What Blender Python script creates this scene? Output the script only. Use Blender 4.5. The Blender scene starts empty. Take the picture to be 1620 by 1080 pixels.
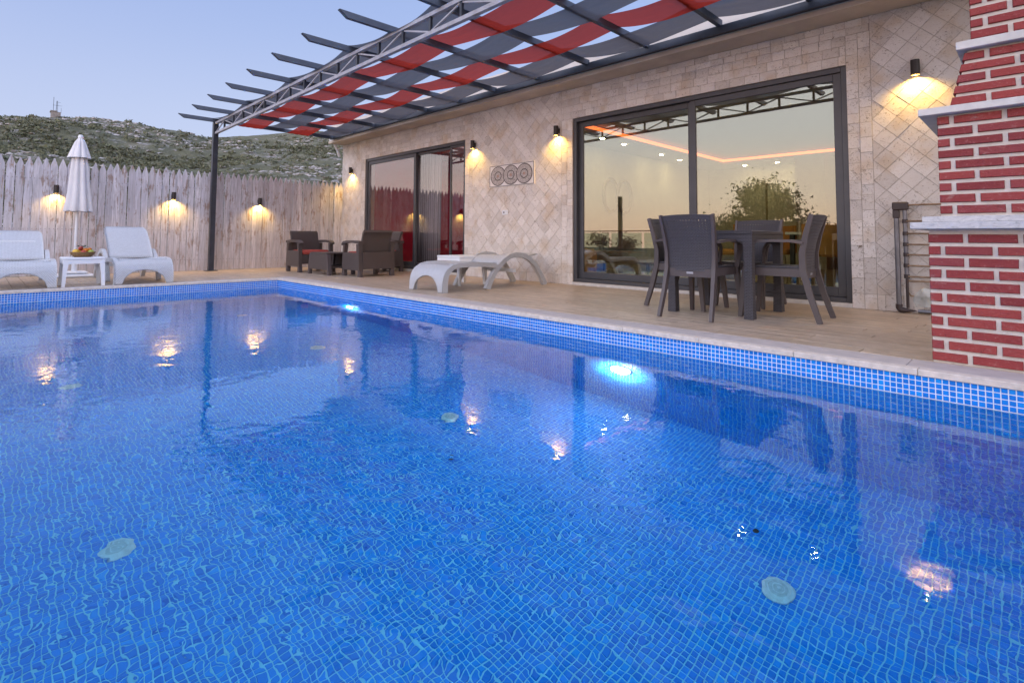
import bpy, bmesh, math, random
import numpy as np
from mathutils import Vector, Matrix, noise as mnoise
random.seed(7); rng = np.random.default_rng(7)
S = bpy.context.scene; COL = S.collection
PI = math.pi

# ---------------------------------------------------------------- camera
CAM_H = .67
F, CYP, T, YAW, ROLL = 837.3, 332.6, .0533, .7819, .0055
f0 = Vector((-math.sin(YAW), math.cos(YAW), 0)); r0 = Vector((math.cos(YAW), math.sin(YAW), 0)); u0 = Vector((0, 0, 1))
fw = f0*math.cos(T)+u0*math.sin(T); u1 = u0*math.cos(T)-f0*math.sin(T)
rt = r0*math.cos(ROLL)+u1*math.sin(ROLL); up = u1*math.cos(ROLL)-r0*math.sin(ROLL)
cd = bpy.data.cameras.new('camera'); cam = bpy.data.objects.new('camera', cd); COL.objects.link(cam)
M = Matrix((rt, up, -fw)).transposed().to_4x4(); M.translation = (0, 0, CAM_H); cam.matrix_world = M
cd.sensor_width = 36; cd.lens = F/1620*36; cd.shift_y = -(540-CYP)/1620; cd.clip_start = .05; cd.clip_end = 3000
S.camera = cam

# ---------------------------------------------------------------- world, sun, exposure
W = bpy.data.worlds.new('World'); S.world = W; W.use_nodes = True
wn = W.node_tree; bg = wn.nodes['Background']
SUN_EL, SUN_AZ = math.radians(1.8), math.radians(158)      # low sun behind the camera, azimuth clockwise from +Y
sky = wn.nodes.new('ShaderNodeTexSky'); sky.sky_type = 'NISHITA'; sky.sun_disc = False
sky.sun_elevation = SUN_EL; sky.sun_rotation = SUN_AZ; sky.air_density = 1.0; sky.dust_density = 1.0; sky.ozone_density = 1.6; sky.altitude = 200
# dusk: the after-glow colours the sky on the sun's side peach, the other side fades to lavender blue
def wnode(t, **k):
    o = wn.nodes.new(t)
    for a, b in k.items(): setattr(o, a, b)
    return o
def wramp(fac, stops):
    o = wnode('ShaderNodeValToRGB'); e = o.color_ramp.elements; e[0].position = stops[0][0]; e[0].color = (*stops[0][1], 1); e[1].position = stops[1][0]; e[1].color = (*stops[1][1], 1)
    for q, c in stops[2:]:
        x = e.new(q); x.color = (*c, 1)
    o.color_ramp.interpolation = 'EASE'; wn.links.new(fac, o.inputs[0]); return o.outputs[0]
tc = wnode('ShaderNodeTexCoord'); sp = wnode('ShaderNodeSeparateXYZ'); wn.links.new(tc.outputs['Generated'], sp.inputs[0])
hz = wnode('ShaderNodeVectorMath', operation='DOT_PRODUCT'); wn.links.new(tc.outputs['Generated'], hz.inputs[0]); hz.inputs[1].default_value = (math.sin(SUN_AZ)*.5, math.cos(SUN_AZ)*.5, 0)
hh = wnode('ShaderNodeMath', operation='ADD'); wn.links.new(hz.outputs['Value'], hh.inputs[0]); hh.inputs[1].default_value = .5
anti = wramp(sp.outputs[2], [(0, (.50, .52, .72)), (.12, (.43, .485, .71)), (.45, (.29, .375, .66)), (1, (.50, .58, .88))])
glow = wramp(sp.outputs[2], [(0, (.95, .64, .50)), (.09, (.92, .71, .61)), (.2, (.80, .74, .76)), (.45, (.72, .74, .88)), (1, (.58, .66, .90))])
gm = wnode('ShaderNodeMix', data_type='RGBA', blend_type='MULTIPLY'); gm.inputs[0].default_value = 1; wn.links.new(glow, gm.inputs[6]); gm.inputs[7].default_value = (2.25, 2.25, 2.35, 1)
hr = wnode('ShaderNodeMapRange', interpolation_type='SMOOTHSTEP'); wn.links.new(hh.outputs[0], hr.inputs[0]); hr.inputs[1].default_value = .3; hr.inputs[2].default_value = .85
mx = wnode('ShaderNodeMix', data_type='RGBA'); wn.links.new(hr.outputs[0], mx.inputs[0]); wn.links.new(anti, mx.inputs[6]); wn.links.new(gm.outputs[2], mx.inputs[7])
sc_ = wnode('ShaderNodeVectorMath', operation='SCALE'); wn.links.new(mx.outputs[2], sc_.inputs[0]); sc_.inputs['Scale'].default_value = 6.2
s2_ = wnode('ShaderNodeVectorMath', operation='SCALE'); wn.links.new(sky.outputs[0], s2_.inputs[0]); s2_.inputs['Scale'].default_value = .5
ad = wnode('ShaderNodeVectorMath', operation='ADD'); wn.links.new(sc_.outputs[0], ad.inputs[0]); wn.links.new(s2_.outputs[0], ad.inputs[1])
wn.links.new(ad.outputs[0], bg.inputs[0]); bg.inputs[1].default_value = .15
sd = bpy.data.lights.new('sun', 'SUN'); sd.energy = .15; sd.angle = math.radians(.5); sd.color = (1, .72, .5)
so = bpy.data.objects.new('sun', sd); COL.objects.link(so)
sdir = Vector((math.sin(SUN_AZ)*math.cos(SUN_EL), math.cos(SUN_AZ)*math.cos(SUN_EL), math.sin(SUN_EL)))
so.rotation_euler = sdir.to_track_quat('Z', 'Y').to_euler(); so.location = sdir*40
S.view_settings.view_transform = 'Standard'; S.view_settings.look = 'None'; S.view_settings.gamma = 1
S.view_settings.use_curve_mapping = False; S.view_settings.exposure = .28
S.render.engine = 'CYCLES'
cy = S.cycles
cy.use_denoising = True
try: cy.denoiser = 'OPENIMAGEDENOISE'
except Exception: pass
cy.max_bounces = 10; cy.diffuse_bounces = 3; cy.glossy_bounces = 5; cy.transmission_bounces = 6; cy.transparent_max_bounces = 16
cy.caustics_reflective = False; cy.caustics_refractive = True; cy.blur_glossy = .5; cy.sample_clamp_indirect = 25

# ---------------------------------------------------------------- materials
class N:
    """small node-tree helper"""
    def __init__(s, name):
        s.m = bpy.data.materials.new(name); s.m.use_nodes = True; s.t = s.m.node_tree
        s.p = s.t.nodes['Principled BSDF']; s.out = s.t.nodes['Material Output']
    def n(s, typ, **k):
        o = s.t.nodes.new(typ)
        for a, b in k.items():
            if a in ('ins',):
                for i, v in b.items(): o.inputs[i].default_value = v
            else: setattr(o, a, b)
        return o
    def l(s, a, b): s.t.links.new(a, b)
    def coords(s, kind='Object', scale=(1, 1, 1), rot=(0, 0, 0)):
        c = s.n('ShaderNodeTexCoord')
        src = c.outputs[kind] if kind != 'World' else s.n('ShaderNodeNewGeometry').outputs['Position']
        mp = s.n('ShaderNodeMapping'); mp.inputs['Scale'].default_value = scale; mp.inputs['Rotation'].default_value = rot
        s.l(src, mp.inputs[0]); return mp.outputs[0]
    def noise(s, vec, scale, detail=4, rough=.55, dist=0):
        o = s.n('ShaderNodeTexNoise'); s.l(vec, o.inputs['Vector'])
        o.inputs['Scale'].default_value = scale; o.inputs['Detail'].default_value = detail
        o.inputs['Roughness'].default_value = rough; o.inputs['Distortion'].default_value = dist; return o.outputs['Fac']
    def ramp(s, fac, stops):
        o = s.n('ShaderNodeValToRGB'); e = o.color_ramp.elements
        while len(e) > 1: e.remove(e[-1])
        e[0].position = stops[0][0]; e[0].color = (*stops[0][1], 1) if len(stops[0][1]) == 3 else stops[0][1]
        for q, c in stops[1:]:
            x = e.new(q); x.color = (*c, 1)
        s.l(fac, o.inputs[0]); return o.outputs[0]
    def mix(s, fac, a, b, mode='MIX'):
        o = s.n('ShaderNodeMix', data_type='RGBA', blend_type=mode)
        for v, i in ((fac, 0), (a, 6), (b, 7)):
            if isinstance(v, (int, float)): o.inputs[i].default_value = v
            elif isinstance(v, tuple): o.inputs[i].default_value = (*v, 1)
            else: s.l(v, o.inputs[i])
        return o.outputs[2]
    def math(s, op, a, b=0.):
        o = s.n('ShaderNodeMath', operation=op)
        for v, i in ((a, 0), (b, 1)):
            if isinstance(v, (int, float)): o.inputs[i].default_value = v
            else: s.l(v, o.inputs[i])
        return o.outputs[0]
    def rand(s):
        g = s.n('ShaderNodeNewGeometry').outputs['Random Per Island']; o = s.n('ShaderNodeObjectInfo').outputs['Random']
        return s.math('FRACT', s.math('ADD', g, o))
    def bump(s, h, dist=.01, strength=1.):
        o = s.n('ShaderNodeBump'); o.inputs['Distance'].default_value = dist; o.inputs['Strength'].default_value = strength
        s.l(h, o.inputs['Height'])
        if s.p.inputs['Normal'].is_linked: s.l(s.p.inputs['Normal'].links[0].from_socket, o.inputs['Normal'])
        s.l(o.outputs[0], s.p.inputs['Normal']); return o.outputs[0]
    def col(s, c):
        if isinstance(c, tuple): s.p.inputs['Base Color'].default_value = (*c, 1)
        else: s.l(c, s.p.inputs['Base Color'])
    def set(s, **k):
        for a, b in k.items():
            i = s.p.inputs[a.replace('_', ' ')]
            if isinstance(b, (int, float, tuple)): i.default_value = b
            else: s.l(b, i)
        return s.m

def plain(name, c, rough=.6, metal=0., var=.12, scale=8, bump=.0, kind='Object'):
    m = N(name); v = m.coords(kind); f = m.noise(v, scale)
    lo = tuple(x*(1-var) for x in c); hi = tuple(min(1, x*(1+var)) for x in c)
    m.col(m.ramp(f, [(.3, lo), (.7, hi)])); m.set(Roughness=rough, Metallic=metal)
    if bump: m.bump(m.noise(v, scale*6), bump)
    return m.m
def emis(name, c, e):
    m = N(name); m.col((.8, .8, .8)); m.set(Emission_Color=(*c, 1), Emission_Strength=e); return m.m

MT = {}
def mk_stone():
    m = N('travertine'); v = m.coords('World'); r = m.rand()
    base = m.ramp(r, [(0, (.56, .52, .485)), (.2, (.65, .61, .575)), (.55, (.71, .67, .635)), (.85, (.77, .735, .705)), (1, (.60, .56, .53))])
    n1 = m.noise(v, 9, 6, .65, .6)
    c = m.mix(m.math('MULTIPLY', m.math('SUBTRACT', n1, .35), 1.1), base, (.80, .765, .73))
    v2 = m.coords('World', (1, 1, 3.2)); n2 = m.noise(v2, 26, 5, .7, .4)
    c = m.mix(m.ramp(n2, [(.28, (1, 1, 1)), (.42, (0, 0, 0))]), c, (.40, .29, .21))
    n4 = m.noise(v, 3.1, 3); c = m.mix(m.math('MULTIPLY', m.ramp(n4, [(.52, (0, 0, 0)), (.68, (1, 1, 1))]), .5), c, (.58, .44, .29))
    n3 = m.noise(v, 60, 3, .8, 1.5); n5 = m.noise(v, 4, 2)
    pit = m.ramp(m.math('ADD', n3, m.math('MULTIPLY', n5, .25)), [(.45, (1, 1, 1)), (.50, (0, 0, 0))])
    v3 = m.coords('World', (1, 1, 1.6)); n6 = m.noise(v3, 21, 4, .75, 1.2); hole = m.ramp(n6, [(.33, (1, 1, 1)), (.37, (0, 0, 0))])
    c = m.mix(m.math('MULTIPLY', hole, .85), c, (.17, .12, .08))
    c = m.mix(m.math('MULTIPLY', pit, .8), c, (.18, .125, .085)); m.col(c)
    m.bump(m.math('SUBTRACT', m.math('MULTIPLY', n2, .5), pit), .004, .8); return m.set(Roughness=.75)
def mk_wood(name, cols, axis_scale, rough=.6, gr=18, kind='Object'):
    m = N(name); g = m.coords('World', axis_scale); r = m.rand()
    sh = m.n('ShaderNodeVectorMath', operation='ADD'); m.l(g, sh.inputs[0])
    cx = m.n('ShaderNodeCombineXYZ'); m.l(m.math('MULTIPLY', r, 37.), cx.inputs[0]); m.l(m.math('MULTIPLY', r, 91.), cx.inputs[1]); m.l(cx.outputs[0], sh.inputs[1])
    v = sh.outputs[0]; n1 = m.noise(v, gr, 6, .65, .5)
    base = m.ramp(r, [(i/(len(cols)-1), c) for i, c in enumerate(cols)])
    c = m.mix(m.ramp(n1, [(.3, (1, 1, 1)), (.62, (0, 0, 0))]), base, tuple(x*.72 for x in cols[0]))
    m.col(c); m.bump(n1, .002, .6); m.set(Roughness=rough); return m, v, c
def mats():
    MT['stone'] = mk_stone()
    MT['mortar'] = plain('mortar', (.40, .35, .31), .9, bump=.002, kind='World')
    MT['grout_white'] = plain('brick_mortar', (.62, .59, .55), .9, var=.12, scale=14, bump=.004, kind='World')
    m, v, c = mk_wood('deck_tile', [(.54, .42, .305), (.62, .49, .37), (.57, .46, .36), (.66, .53, .41), (.58, .44, .31)], (.35, 3, 3), .42, 9); st = m.noise(m.coords('World'), 1.6, 5, .7); st2 = m.noise(m.coords('World'), 11, 4, .7); c = m.mix(m.math('MULTIPLY', m.ramp(m.math('MULTIPLY', st, st2), [(.18, (1, 1, 1)), (.34, (0, 0, 0))]), .45), c, (.27, .21, .16)); m.col(c); MT['plank'] = m.m
    MT['deck_joint'] = plain('deck_joint', (.17, .13, .10), .9)
    m, v, c = mk_wood('whitewashed_wood', [(.48, .475, .53), (.64, .635, .70), (.56, .555, .63), (.74, .73, .79), (.45, .445, .50), (.60, .59, .64)], (4, 4, .35), .8, 9)
    fl = m.noise(v, 5, 5, .7, 1.); w2 = m.coords('World', (1, 1, .5)); fl2 = m.noise(w2, 9, 5, .7)
    c2 = m.mix(m.ramp(m.math('MULTIPLY', fl, fl2), [(.165, (1, 1, 1)), (.22, (0, 0, 0))]), c, (.30, .235, .21))
    gz = m.n('ShaderNodeSeparateXYZ'); m.l(m.n('ShaderNodeNewGeometry').outputs['Position'], gz.inputs[0])
    low = m.ramp(m.math('ADD', gz.outputs[2], m.math('MULTIPLY', m.math('SUBTRACT', fl, .5), 1.2)), [(0, (1, 1, 1)), (.35, (.6, .6, .6)), (1, (0, 0, 0))])
    m.col(m.mix(m.math('MULTIPLY', low, .4), c2, (.55, .47, .43))); MT['picket'] = m.m
    MT['coping'] = plain('coping_stone', (.66, .58, .51), .75, var=.16, scale=22, bump=.002, kind='World')
    MT['coping_top'] = plain('coping_strip', (.50, .45, .43), .7, var=.1, scale=12, bump=.001, kind='World')
    m = N('glass_mosaic'); r = m.rand()
    m.col(m.ramp(r, [(0, (.0, .175, .66)), (.5, (.0, .21, .74)), (.88, (.001, .245, .80)), (1, (.004, .30, .84))]))
    MT['mosaic'] = m.set(Roughness=.5, IOR=1.38)
    MT['grout'] = plain('pool_grout', (.26, .58, .78), .8, var=.08)
    MT['grout_dry'] = plain('waterline_grout', (.84, .86, .88), .8, var=.08)
    # water surface: one refracting, rippled interface
    m = N('pool_water'); v = m.coords('World')
    m.col((.38, .96, 1.)); m.set(Roughness=0., IOR=1.333, Transmission_Weight=1.)
    w = m.coords('World', (1, 1, 1)); msk = m.ramp(m.noise(v, .75, 2), [(.38, (.25, .25, .25)), (.62, (1, 1, 1))])
    a = m.math('MULTIPLY', m.noise(w, 13, 1.5, .45, .3), msk)
    m.bump(a, .0020); m.bump(m.noise(v, 3.2, 1, .4), .0030); MT['water'] = m.m
    for gname, refl, tint in (('glass', .14, (.84, .89, .80, 1)), ('glass_far', .10, (.93, .90, .92, 1))):
      m = N('window_'+gname); t = m.t
      tr = m.n('ShaderNodeBsdfTransparent'); tr.inputs[0].default_value = tint
      gl = m.n('ShaderNodeBsdfGlossy'); gl.inputs['Roughness'].default_value = 0; gl.inputs[0].default_value = (.95, .97, .92, 1)
      fr = m.n('ShaderNodeLayerWeight'); fr.inputs[0].default_value = .5
      fac = m.math('MINIMUM', m.math('ADD', m.math('MULTIPLY', m.math('POWER', fr.outputs['Facing'], 4.), .7), refl), 1.)
      mx = m.n('ShaderNodeMixShader'); m.l(fac, mx.inputs[0]); m.l(tr.outputs[0], mx.inputs[1]); m.l(gl.outputs[0], mx.inputs[2]); m.l(mx.outputs[0], m.out.inputs[0]); MT[gname] = m.m
    m = N('clear_glass'); tr = m.n('ShaderNodeBsdfTransparent'); tr.inputs[0].default_value = (.8, .9, .85, 1)
    gl = m.n('ShaderNodeBsdfGlossy'); gl.inputs['Roughness'].default_value = 0; mx = m.n('ShaderNodeMixShader'); mx.inputs[0].default_value = .12
    m.l(tr.outputs[0], mx.inputs[1]); m.l(gl.outputs[0], mx.inputs[2]); m.l(mx.outputs[0], m.out.inputs[0]); MT['clear'] = m.m
    MT['alu'] = plain('anthracite_aluminium', (.075, .078, .09), .42, .3, .1, 5)
    MT['steel'] = plain('dark_steel_paint', (.035, .042, .058), .45, .2, .25, 6)
    MT['steel_light'] = plain('grey_steel_paint', (.34, .35, .40), .5, .1, .2, 9)
    MT['rafter'] = plain('slate_rafter_paint', (.07, .09, .13), .55, .1, .15, 6)
    # shade cloth: thin woven net, some light comes through
    for nm, c in (('red_cloth', (.54, .050, .030)), ('grey_cloth', (.165, .165, .185))):
        m = N(nm); v = m.coords('World'); wv = m.n('ShaderNodeTexWave'); m.l(v, wv.inputs[0]); wv.inputs['Scale'].default_value = 60; wv.inputs['Distortion'].default_value = 1.5
        cc = m.mix(m.math('MULTIPLY', m.noise(m.coords('World', (.6, 12, 12)), 9, 4), .5), c, tuple(x*.55 for x in c))
        d = m.n('ShaderNodeBsdfDiffuse'); m.l(cc, d.inputs[0]); tl = m.n('ShaderNodeBsdfTranslucent'); m.l(cc, tl.inputs[0])
        x = m.n('ShaderNodeMixShader'); x.inputs[0].default_value = .36; m.l(d.outputs[0], x.inputs[1]); m.l(tl.outputs[0], x.inputs[2])
        tr = m.n('ShaderNodeBsdfTransparent'); y = m.n('ShaderNodeMixShader'); y.inputs[0].default_value = .05
        m.l(x.outputs[0], y.inputs[1]); m.l(tr.outputs[0], y.inputs[2]); m.l(y.outputs[0], m.out.inputs[0]); MT[nm] = m.m
    # woven plastic rattan
    for nm, c, rg in (('rattan', (.082, .080, .098), .42), ('rattan_brown', (.10, .08, .078), .45), ('rattan_white', (.74, .77, .82), .45)):
        m = N(nm); br = m.n('ShaderNodeTexBrick'); m.l(m.coords('UV'), br.inputs[0])
        for i, q in (('Scale', 1.), ('Mortar Size', .0034), ('Brick Width', .028), ('Row Height', .0125), ('Mortar Smooth', .8)): br.inputs[i].default_value = q
        br.inputs['Color1'].default_value = (*c, 1); br.inputs['Color2'].default_value = (*[x*1.12 for x in c], 1); br.inputs['Mortar'].default_value = (*[x*(.45 if nm != 'rattan_white' else .50) for x in c], 1)
        m.col(br.outputs[0]); inv = m.math('SUBTRACT', 1., br.outputs['Fac']); m.bump(inv, .004 if nm != 'rattan_white' else .007, .9); MT[nm] = m.set(Roughness=rg)
    MT['plastic_white'] = plain('white_plastic', (.74, .77, .82), .4, 0, .03, 3)
    MT['plastic_dark'] = plain('dark_plastic', (.082, .068, .072), .4, 0, .1, 6)
    MT['parasol'] = plain('parasol_canvas', (.66, .66, .69), .85, 0, .07, 6, .002)
    MT['cushion'] = plain('red_cushion', (.42, .075, .06), .9, 0, .12, 20, .002)
    m = N('red_brick'); v = m.coords('World'); r = m.rand()
    c = m.ramp(r, [(0, (.21, .026, .030)), (.35, (.29, .038, .038)), (.7, (.34, .052, .046)), (1, (.25, .045, .052))])
    c = m.mix(m.ramp(m.noise(v, 60, 5, .75), [(.57, (0, 0, 0)), (.72, (.6, .6, .6))]), c, (.50, .26, .24)); c = m.mix(m.math('MULTIPLY', m.noise(v, 12, 4), .5), c, (.20, .022, .028)); sm = m.noise(m.coords('World', (1, 1, 2)), 7, 5, .75); c = m.mix(m.ramp(sm, [(.60, (0, 0, 0)), (.70, (.55, .55, .55))]), c, (.42, .27, .25)); dk = m.noise(v, 30, 4, .8); c = m.mix(m.ramp(dk, [(.30, (.7, .7, .7)), (.38, (0, 0, 0))]), c, (.10, .018, .02))
    m.col(c); m.bump(m.noise(v, 90, 4, .7), .004); m.bump(dk, .006); MT['brick'] = m.set(Roughness=.7)
    m = N('grey_marble'); v = m.coords('World', (1, 1, 2)); n = m.noise(v, 16, 6, .7, 1.8)
    m.col(m.ramp(n, [(.3, (.25, .265, .29)), (.45, (.46, .475, .51)), (.7, (.60, .61, .63))])); MT['marble'] = m.set(Roughness=.5)
    MT['white_stone'] = plain('white_stone', (.60, .59, .575), .7, 0, .1, 18, .002, 'World')
    MT['soffit'] = plain('soffit_plaster', (.56, .47, .38), .85, 0, .12, 3, .001, 'World')
    MT['plaster'] = plain('white_plaster', (.60, .58, .56), .85, 0, .08, 3, kind='World')
    MT['pipe'] = plain('grey_pipe', (.20, .20, .22), .4, .6, .2, 12); MT['fitting'] = plain('pipe_fitting', (.05, .035, .035), .5)
    MT['copper'] = plain('tarnished_copper', (.30, .21, .13), .35, .7, .3, 20)
    m = N('hill_ground'); v = m.coords('World')
    n1 = m.noise(v, .06, 5, .6); n2 = m.noise(v, .5, 6, .7, .5); n3 = m.noise(m.coords('World', (1, 1, 2.4)), .42, 7, .78, .8)
    c = m.ramp(n2, [(.3, (.075, .085, .060)), (.45, (.12, .127, .078)), (.58, (.175, .172, .10)), (.72, (.23, .205, .155))])
    c = m.mix(m.math('MULTIPLY', n1, .5), c, (.165, .16, .095))
    c = m.mix(m.ramp(n3, [(.53, (0, 0, 0)), (.62, (1, 1, 1))]), c, (.36, .34, .33)); m.col(c); m.bump(n3, .8); MT['hill'] = m.set(Roughness=.95)
    m = N('limestone'); m.col(m.ramp(m.rand(), [(0, (.28, .265, .255)), (1, (.50, .47, .45))])); MT['rock'] = m.set(Roughness=.9)
    m = N('shrub_leaf'); m.col(m.ramp(m.rand(), [(0, (.09, .10, .068)), (.4, (.13, .142, .085)), (.75, (.175, .188, .10)), (1, (.22, .20, .15))])); MT['shrub'] = m.set(Roughness=.8)
    m = N('tree_leaf'); m.col(m.ramp(m.rand(), [(0, (.025, .04, .018)), (1, (.055, .08, .03))])); MT['leaf'] = m.set(Roughness=.7)
    MT['bark'] = plain('bark', (.09, .07, .055), .9)
    MT['dirt'] = plain('dry_ground', (.16, .15, .09), .95, 0, .35, .3, kind='World')
    MT['lamp_body'] = plain('black_lamp_metal', (.035, .03, .03), .45, .4)
    MT['lamp_glow'] = emis('warm_lamp_glow', (1, .58, .16), 70)
    MT['down_glow'] = emis('downlight_glow', (1, .74, .42), 150)
    MT['cove_glow'] = emis('orange_cove_strip', (1, .15, .03), 2.2)
    MT['pool_glow'] = emis('pool_light_glow', (1, .62, .56), 150)
    MT['inlet'] = plain('inlet_plastic', (.62, .62, .68), .5, 0, .15, 60)
    MT['inlet_cap'] = plain('inlet_cap_plastic', (.46, .47, .52), .5, 0, .15, 60)
    MT['wall_cream'] = plain('cream_interior_wall', (.52, .50, .43), .9, 0, .05)
    MT['ceil'] = plain('interior_ceiling', (.55, .53, .46), .9, 0, .03)
    MT['floor_in'] = plain('interior_floor', (.34, .31, .22), .35, 0, .1, 2)
    MT['red_wall'] = plain('crimson_interior_wall', (.42, .008, .045), .8, 0, .1)
    m = N('sheer_curtain'); wv = m.n('ShaderNodeTexWave'); m.l(m.coords('World', (1, 1, .02)), wv.inputs[0]); wv.inputs['Scale'].default_value = 9; wv.inputs['Distortion'].default_value = 2
    m.col(m.ramp(wv.outputs[1], [(0, (.16, .17, .18)), (1, (.42, .44, .46))])); MT['curtain'] = m.set(Roughness=.9)
    MT['orange'] = plain('orange_fabric', (.50, .22, .045), .85, 0, .1, 10)
    MT['sofa'] = plain('brown_sofa_fabric', (.22, .12, .065), .85, 0, .2, 12)
    MT['taupe'] = plain('taupe_loops', (.30, .25, .18), .7)
    MT['plaque'] = plain('plaque_white_stone', (.80, .77, .75), .6, 0, .05, 30, kind='World')
    m = N('mosaic_chips'); vo = m.n('ShaderNodeTexVoronoi'); m.l(m.coords('World'), vo.inputs[0]); vo.inputs['Scale'].default_value = 75
    m.col(m.ramp(vo.outputs['Color'], [(0, (.22, .20, .20)), (.5, (.42, .385, .37)), (1, (.62, .58, .55))])); MT['chips'] = m.set(Roughness=.6)
    m = N('mosaic_chips_dark'); vo = m.n('ShaderNodeTexVoronoi'); m.l(m.coords('World'), vo.inputs[0]); vo.inputs['Scale'].default_value = 90
    m.col(m.ramp(vo.outputs['Color'], [(0, (.035, .028, .03)), (1, (.10, .085, .085))])); MT['chips_dark'] = m.set(Roughness=.6)
    MT['chips_rose'] = plain('mosaic_chips_rose', (.40, .26, .22), .6, 0, .3, 60, kind='World')
    MT['black'] = plain('black_inlay', (.03, .025, .03), .6)
    MT['concrete'] = plain('rough_concrete', (.30, .27, .25), .9, 0, .2, 2)
    m = N('thin_plastic_bag'); tr = m.n('ShaderNodeBsdfTransparent'); df = m.n('ShaderNodeBsdfPrincipled'); df.inputs['Base Color'].default_value = (.6, .68, .68, 1); df.inputs['Roughness'].default_value = .25
    x = m.n('ShaderNodeMixShader'); x.inputs[0].default_value = .5; m.l(tr.outputs[0], x.inputs[1]); m.l(df.outputs[0], x.inputs[2]); m.l(x.outputs[0], m.out.inputs[0]); MT['bag'] = m.m
    MT['wicker'] = plain('wicker', (.24, .14, .06), .7, 0, .4, 70, .004)
    for nm, c in (('fruit_yellow', (.70, .45, .05)), ('fruit_red', (.40, .04, .02)), ('fruit_green', (.30, .40, .06)), ('fruit_orange', (.65, .22, .02))): MT[nm] = plain(nm, c, .35, 0, .15, 20)
mats()

# ---------------------------------------------------------------- mesh builder
class MB:
    def __init__(s): s.v = []; s.f = []; s.uv = []
    def face(s, idx, uvs=None): s.f.append(tuple(idx)); s.uv.append(uvs)
    def add(s, vs, fs):
        o = len(s.v); s.v += [tuple(v) for v in vs]
        for f in fs: s.face([o+i for i in f])
        return s
    def box(s, a, b, bev=0.):
        x0, y0, z0 = a; x1, y1, z1 = b
        if bev:
            bm = bmesh.new(); bmesh.ops.create_cube(bm, size=1)
            for v in bm.verts: v.co = Vector(((x0+x1)/2+v.co.x*(x1-x0), (y0+y1)/2+v.co.y*(y1-y0), (z0+z1)/2+v.co.z*(z1-z0)))
            bmesh.ops.bevel(bm, geom=bm.edges[:], offset=bev, segments=1, affect='EDGES')
            bm.verts.index_update(); s.add([v.co for v in bm.verts], [[v.index for v in f.verts] for f in bm.faces]); bm.free(); return s
        return s.add([(x0, y0, z0), (x1, y0, z0), (x1, y1, z0), (x0, y1, z0), (x0, y0, z1), (x1, y0, z1), (x1, y1, z1), (x0, y1, z1)],
                     [(0, 3, 2, 1), (4, 5, 6, 7), (0, 1, 5, 4), (1, 2, 6, 5), (2, 3, 7, 6), (3, 0, 4, 7)])
    def bar(s, p, q, w, h=None, w2=None, h2=None, upv=(0, 0, 1)):
        """rectangular bar from p to q, w across, h along upv"""
        h = h or w; w2 = w2 or w; h2 = h2 or h
        p = Vector(p); q = Vector(q); d = (q-p).normalized(); u = Vector(upv)
        if abs(d.dot(u)) > .98: u = Vector((0, 1, 0))
        a = d.cross(u).normalized(); b = a.cross(d).normalized(); vs = []
        for c, ww, hh in ((p, w, h), (q, w2, h2)):
            for i, j in ((-1, -1), (1, -1), (1, 1), (-1, 1)): vs.append(c+a*i*ww/2+b*j*hh/2)
        return s.add(vs, [(0, 1, 2, 3), (7, 6, 5, 4), (0, 4, 5, 1), (1, 5, 6, 2), (2, 6, 7, 3), (3, 7, 4, 0)])
    def path(s, pts, w, h, upv=(1, 0, 0), ws=None):
        """swept rectangle: w along upv, h across; pts polyline"""
        pts = [Vector(p) for p in pts]; u = Vector(upv).normalized(); vs = []; n = len(pts)
        for i, p in enumerate(pts):
            d = (pts[min(i+1, n-1)]-pts[max(i-1, 0)]).normalized(); b = d.cross(u).normalized(); k = ws[i] if ws else 1
            for a, c in ((-1, -1), (1, -1), (1, 1), (-1, 1)): vs.append(p+u*a*w/2*k+b*c*h/2*k)
        fs = [(3, 2, 1, 0), tuple(4*(n-1)+k for k in range(4))]
        for i in range(n-1):
            for k in range(4): fs.append((4*i+k, 4*i+(k+1) % 4, 4*i+4+(k+1) % 4, 4*i+4+k))
        return s.add(vs, fs)
    def tube(s, pts, r, n=8, rs=None):
        pts = [Vector(p) for p in pts]; m = len(pts); vs = []; ref = None
        for i, p in enumerate(pts):
            d = (pts[min(i+1, m-1)]-pts[max(i-1, 0)]).normalized()
            if ref is None: ref = Vector((0, 0, 1)) if abs(d.z) < .9 else Vector((1, 0, 0))
            a = d.cross(ref).normalized(); b = d.cross(a).normalized(); ref = -b if False else ref
            k = rs[i] if rs else r
            for j in range(n): vs.append(p+a*math.cos(2*PI*j/n)*k+b*math.sin(2*PI*j/n)*k)
        fs = [tuple(range(n))[::-1], tuple((m-1)*n+j for j in range(n))]
        for i in range(m-1):
            for j in range(n): fs.append((i*n+j, i*n+(j+1) % n, (i+1)*n+(j+1) % n, (i+1)*n+j))
        return s.add(vs, fs)
    def lathe(s, prof, c=(0, 0, 0), n=16, caps=True):
        vs = []; m = len(prof)
        for r, z in prof:
            for j in range(n): vs.append((c[0]+r*math.cos(2*PI*j/n), c[1]+r*math.sin(2*PI*j/n), c[2]+z))
        fs = []
        for i in range(m-1):
            for j in range(n): fs.append((i*n+j, i*n+(j+1) % n, (i+1)*n+(j+1) % n, (i+1)*n+j))
        if caps: fs += [tuple(range(n))[::-1], tuple((m-1)*n+j for j in range(n))]
        return s.add(vs, fs)
    def prism(s, poly, a, b, axis=0):
        """poly of 2D points extruded along axis from a to b"""
        def P(q, t):
            return {0: (t, q[0], q[1]), 1: (q[0], t, q[1]), 2: (q[0], q[1], t)}[axis]
        n = len(poly); vs = [P(q, a) for q in poly]+[P(q, b) for q in poly]
        return s.add(vs, [tuple(range(n)), tuple(range(2*n-1, n-1, -1))]+[(i, i+n, (i+1) % n+n, (i+1) % n) for i in range(n)])
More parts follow.
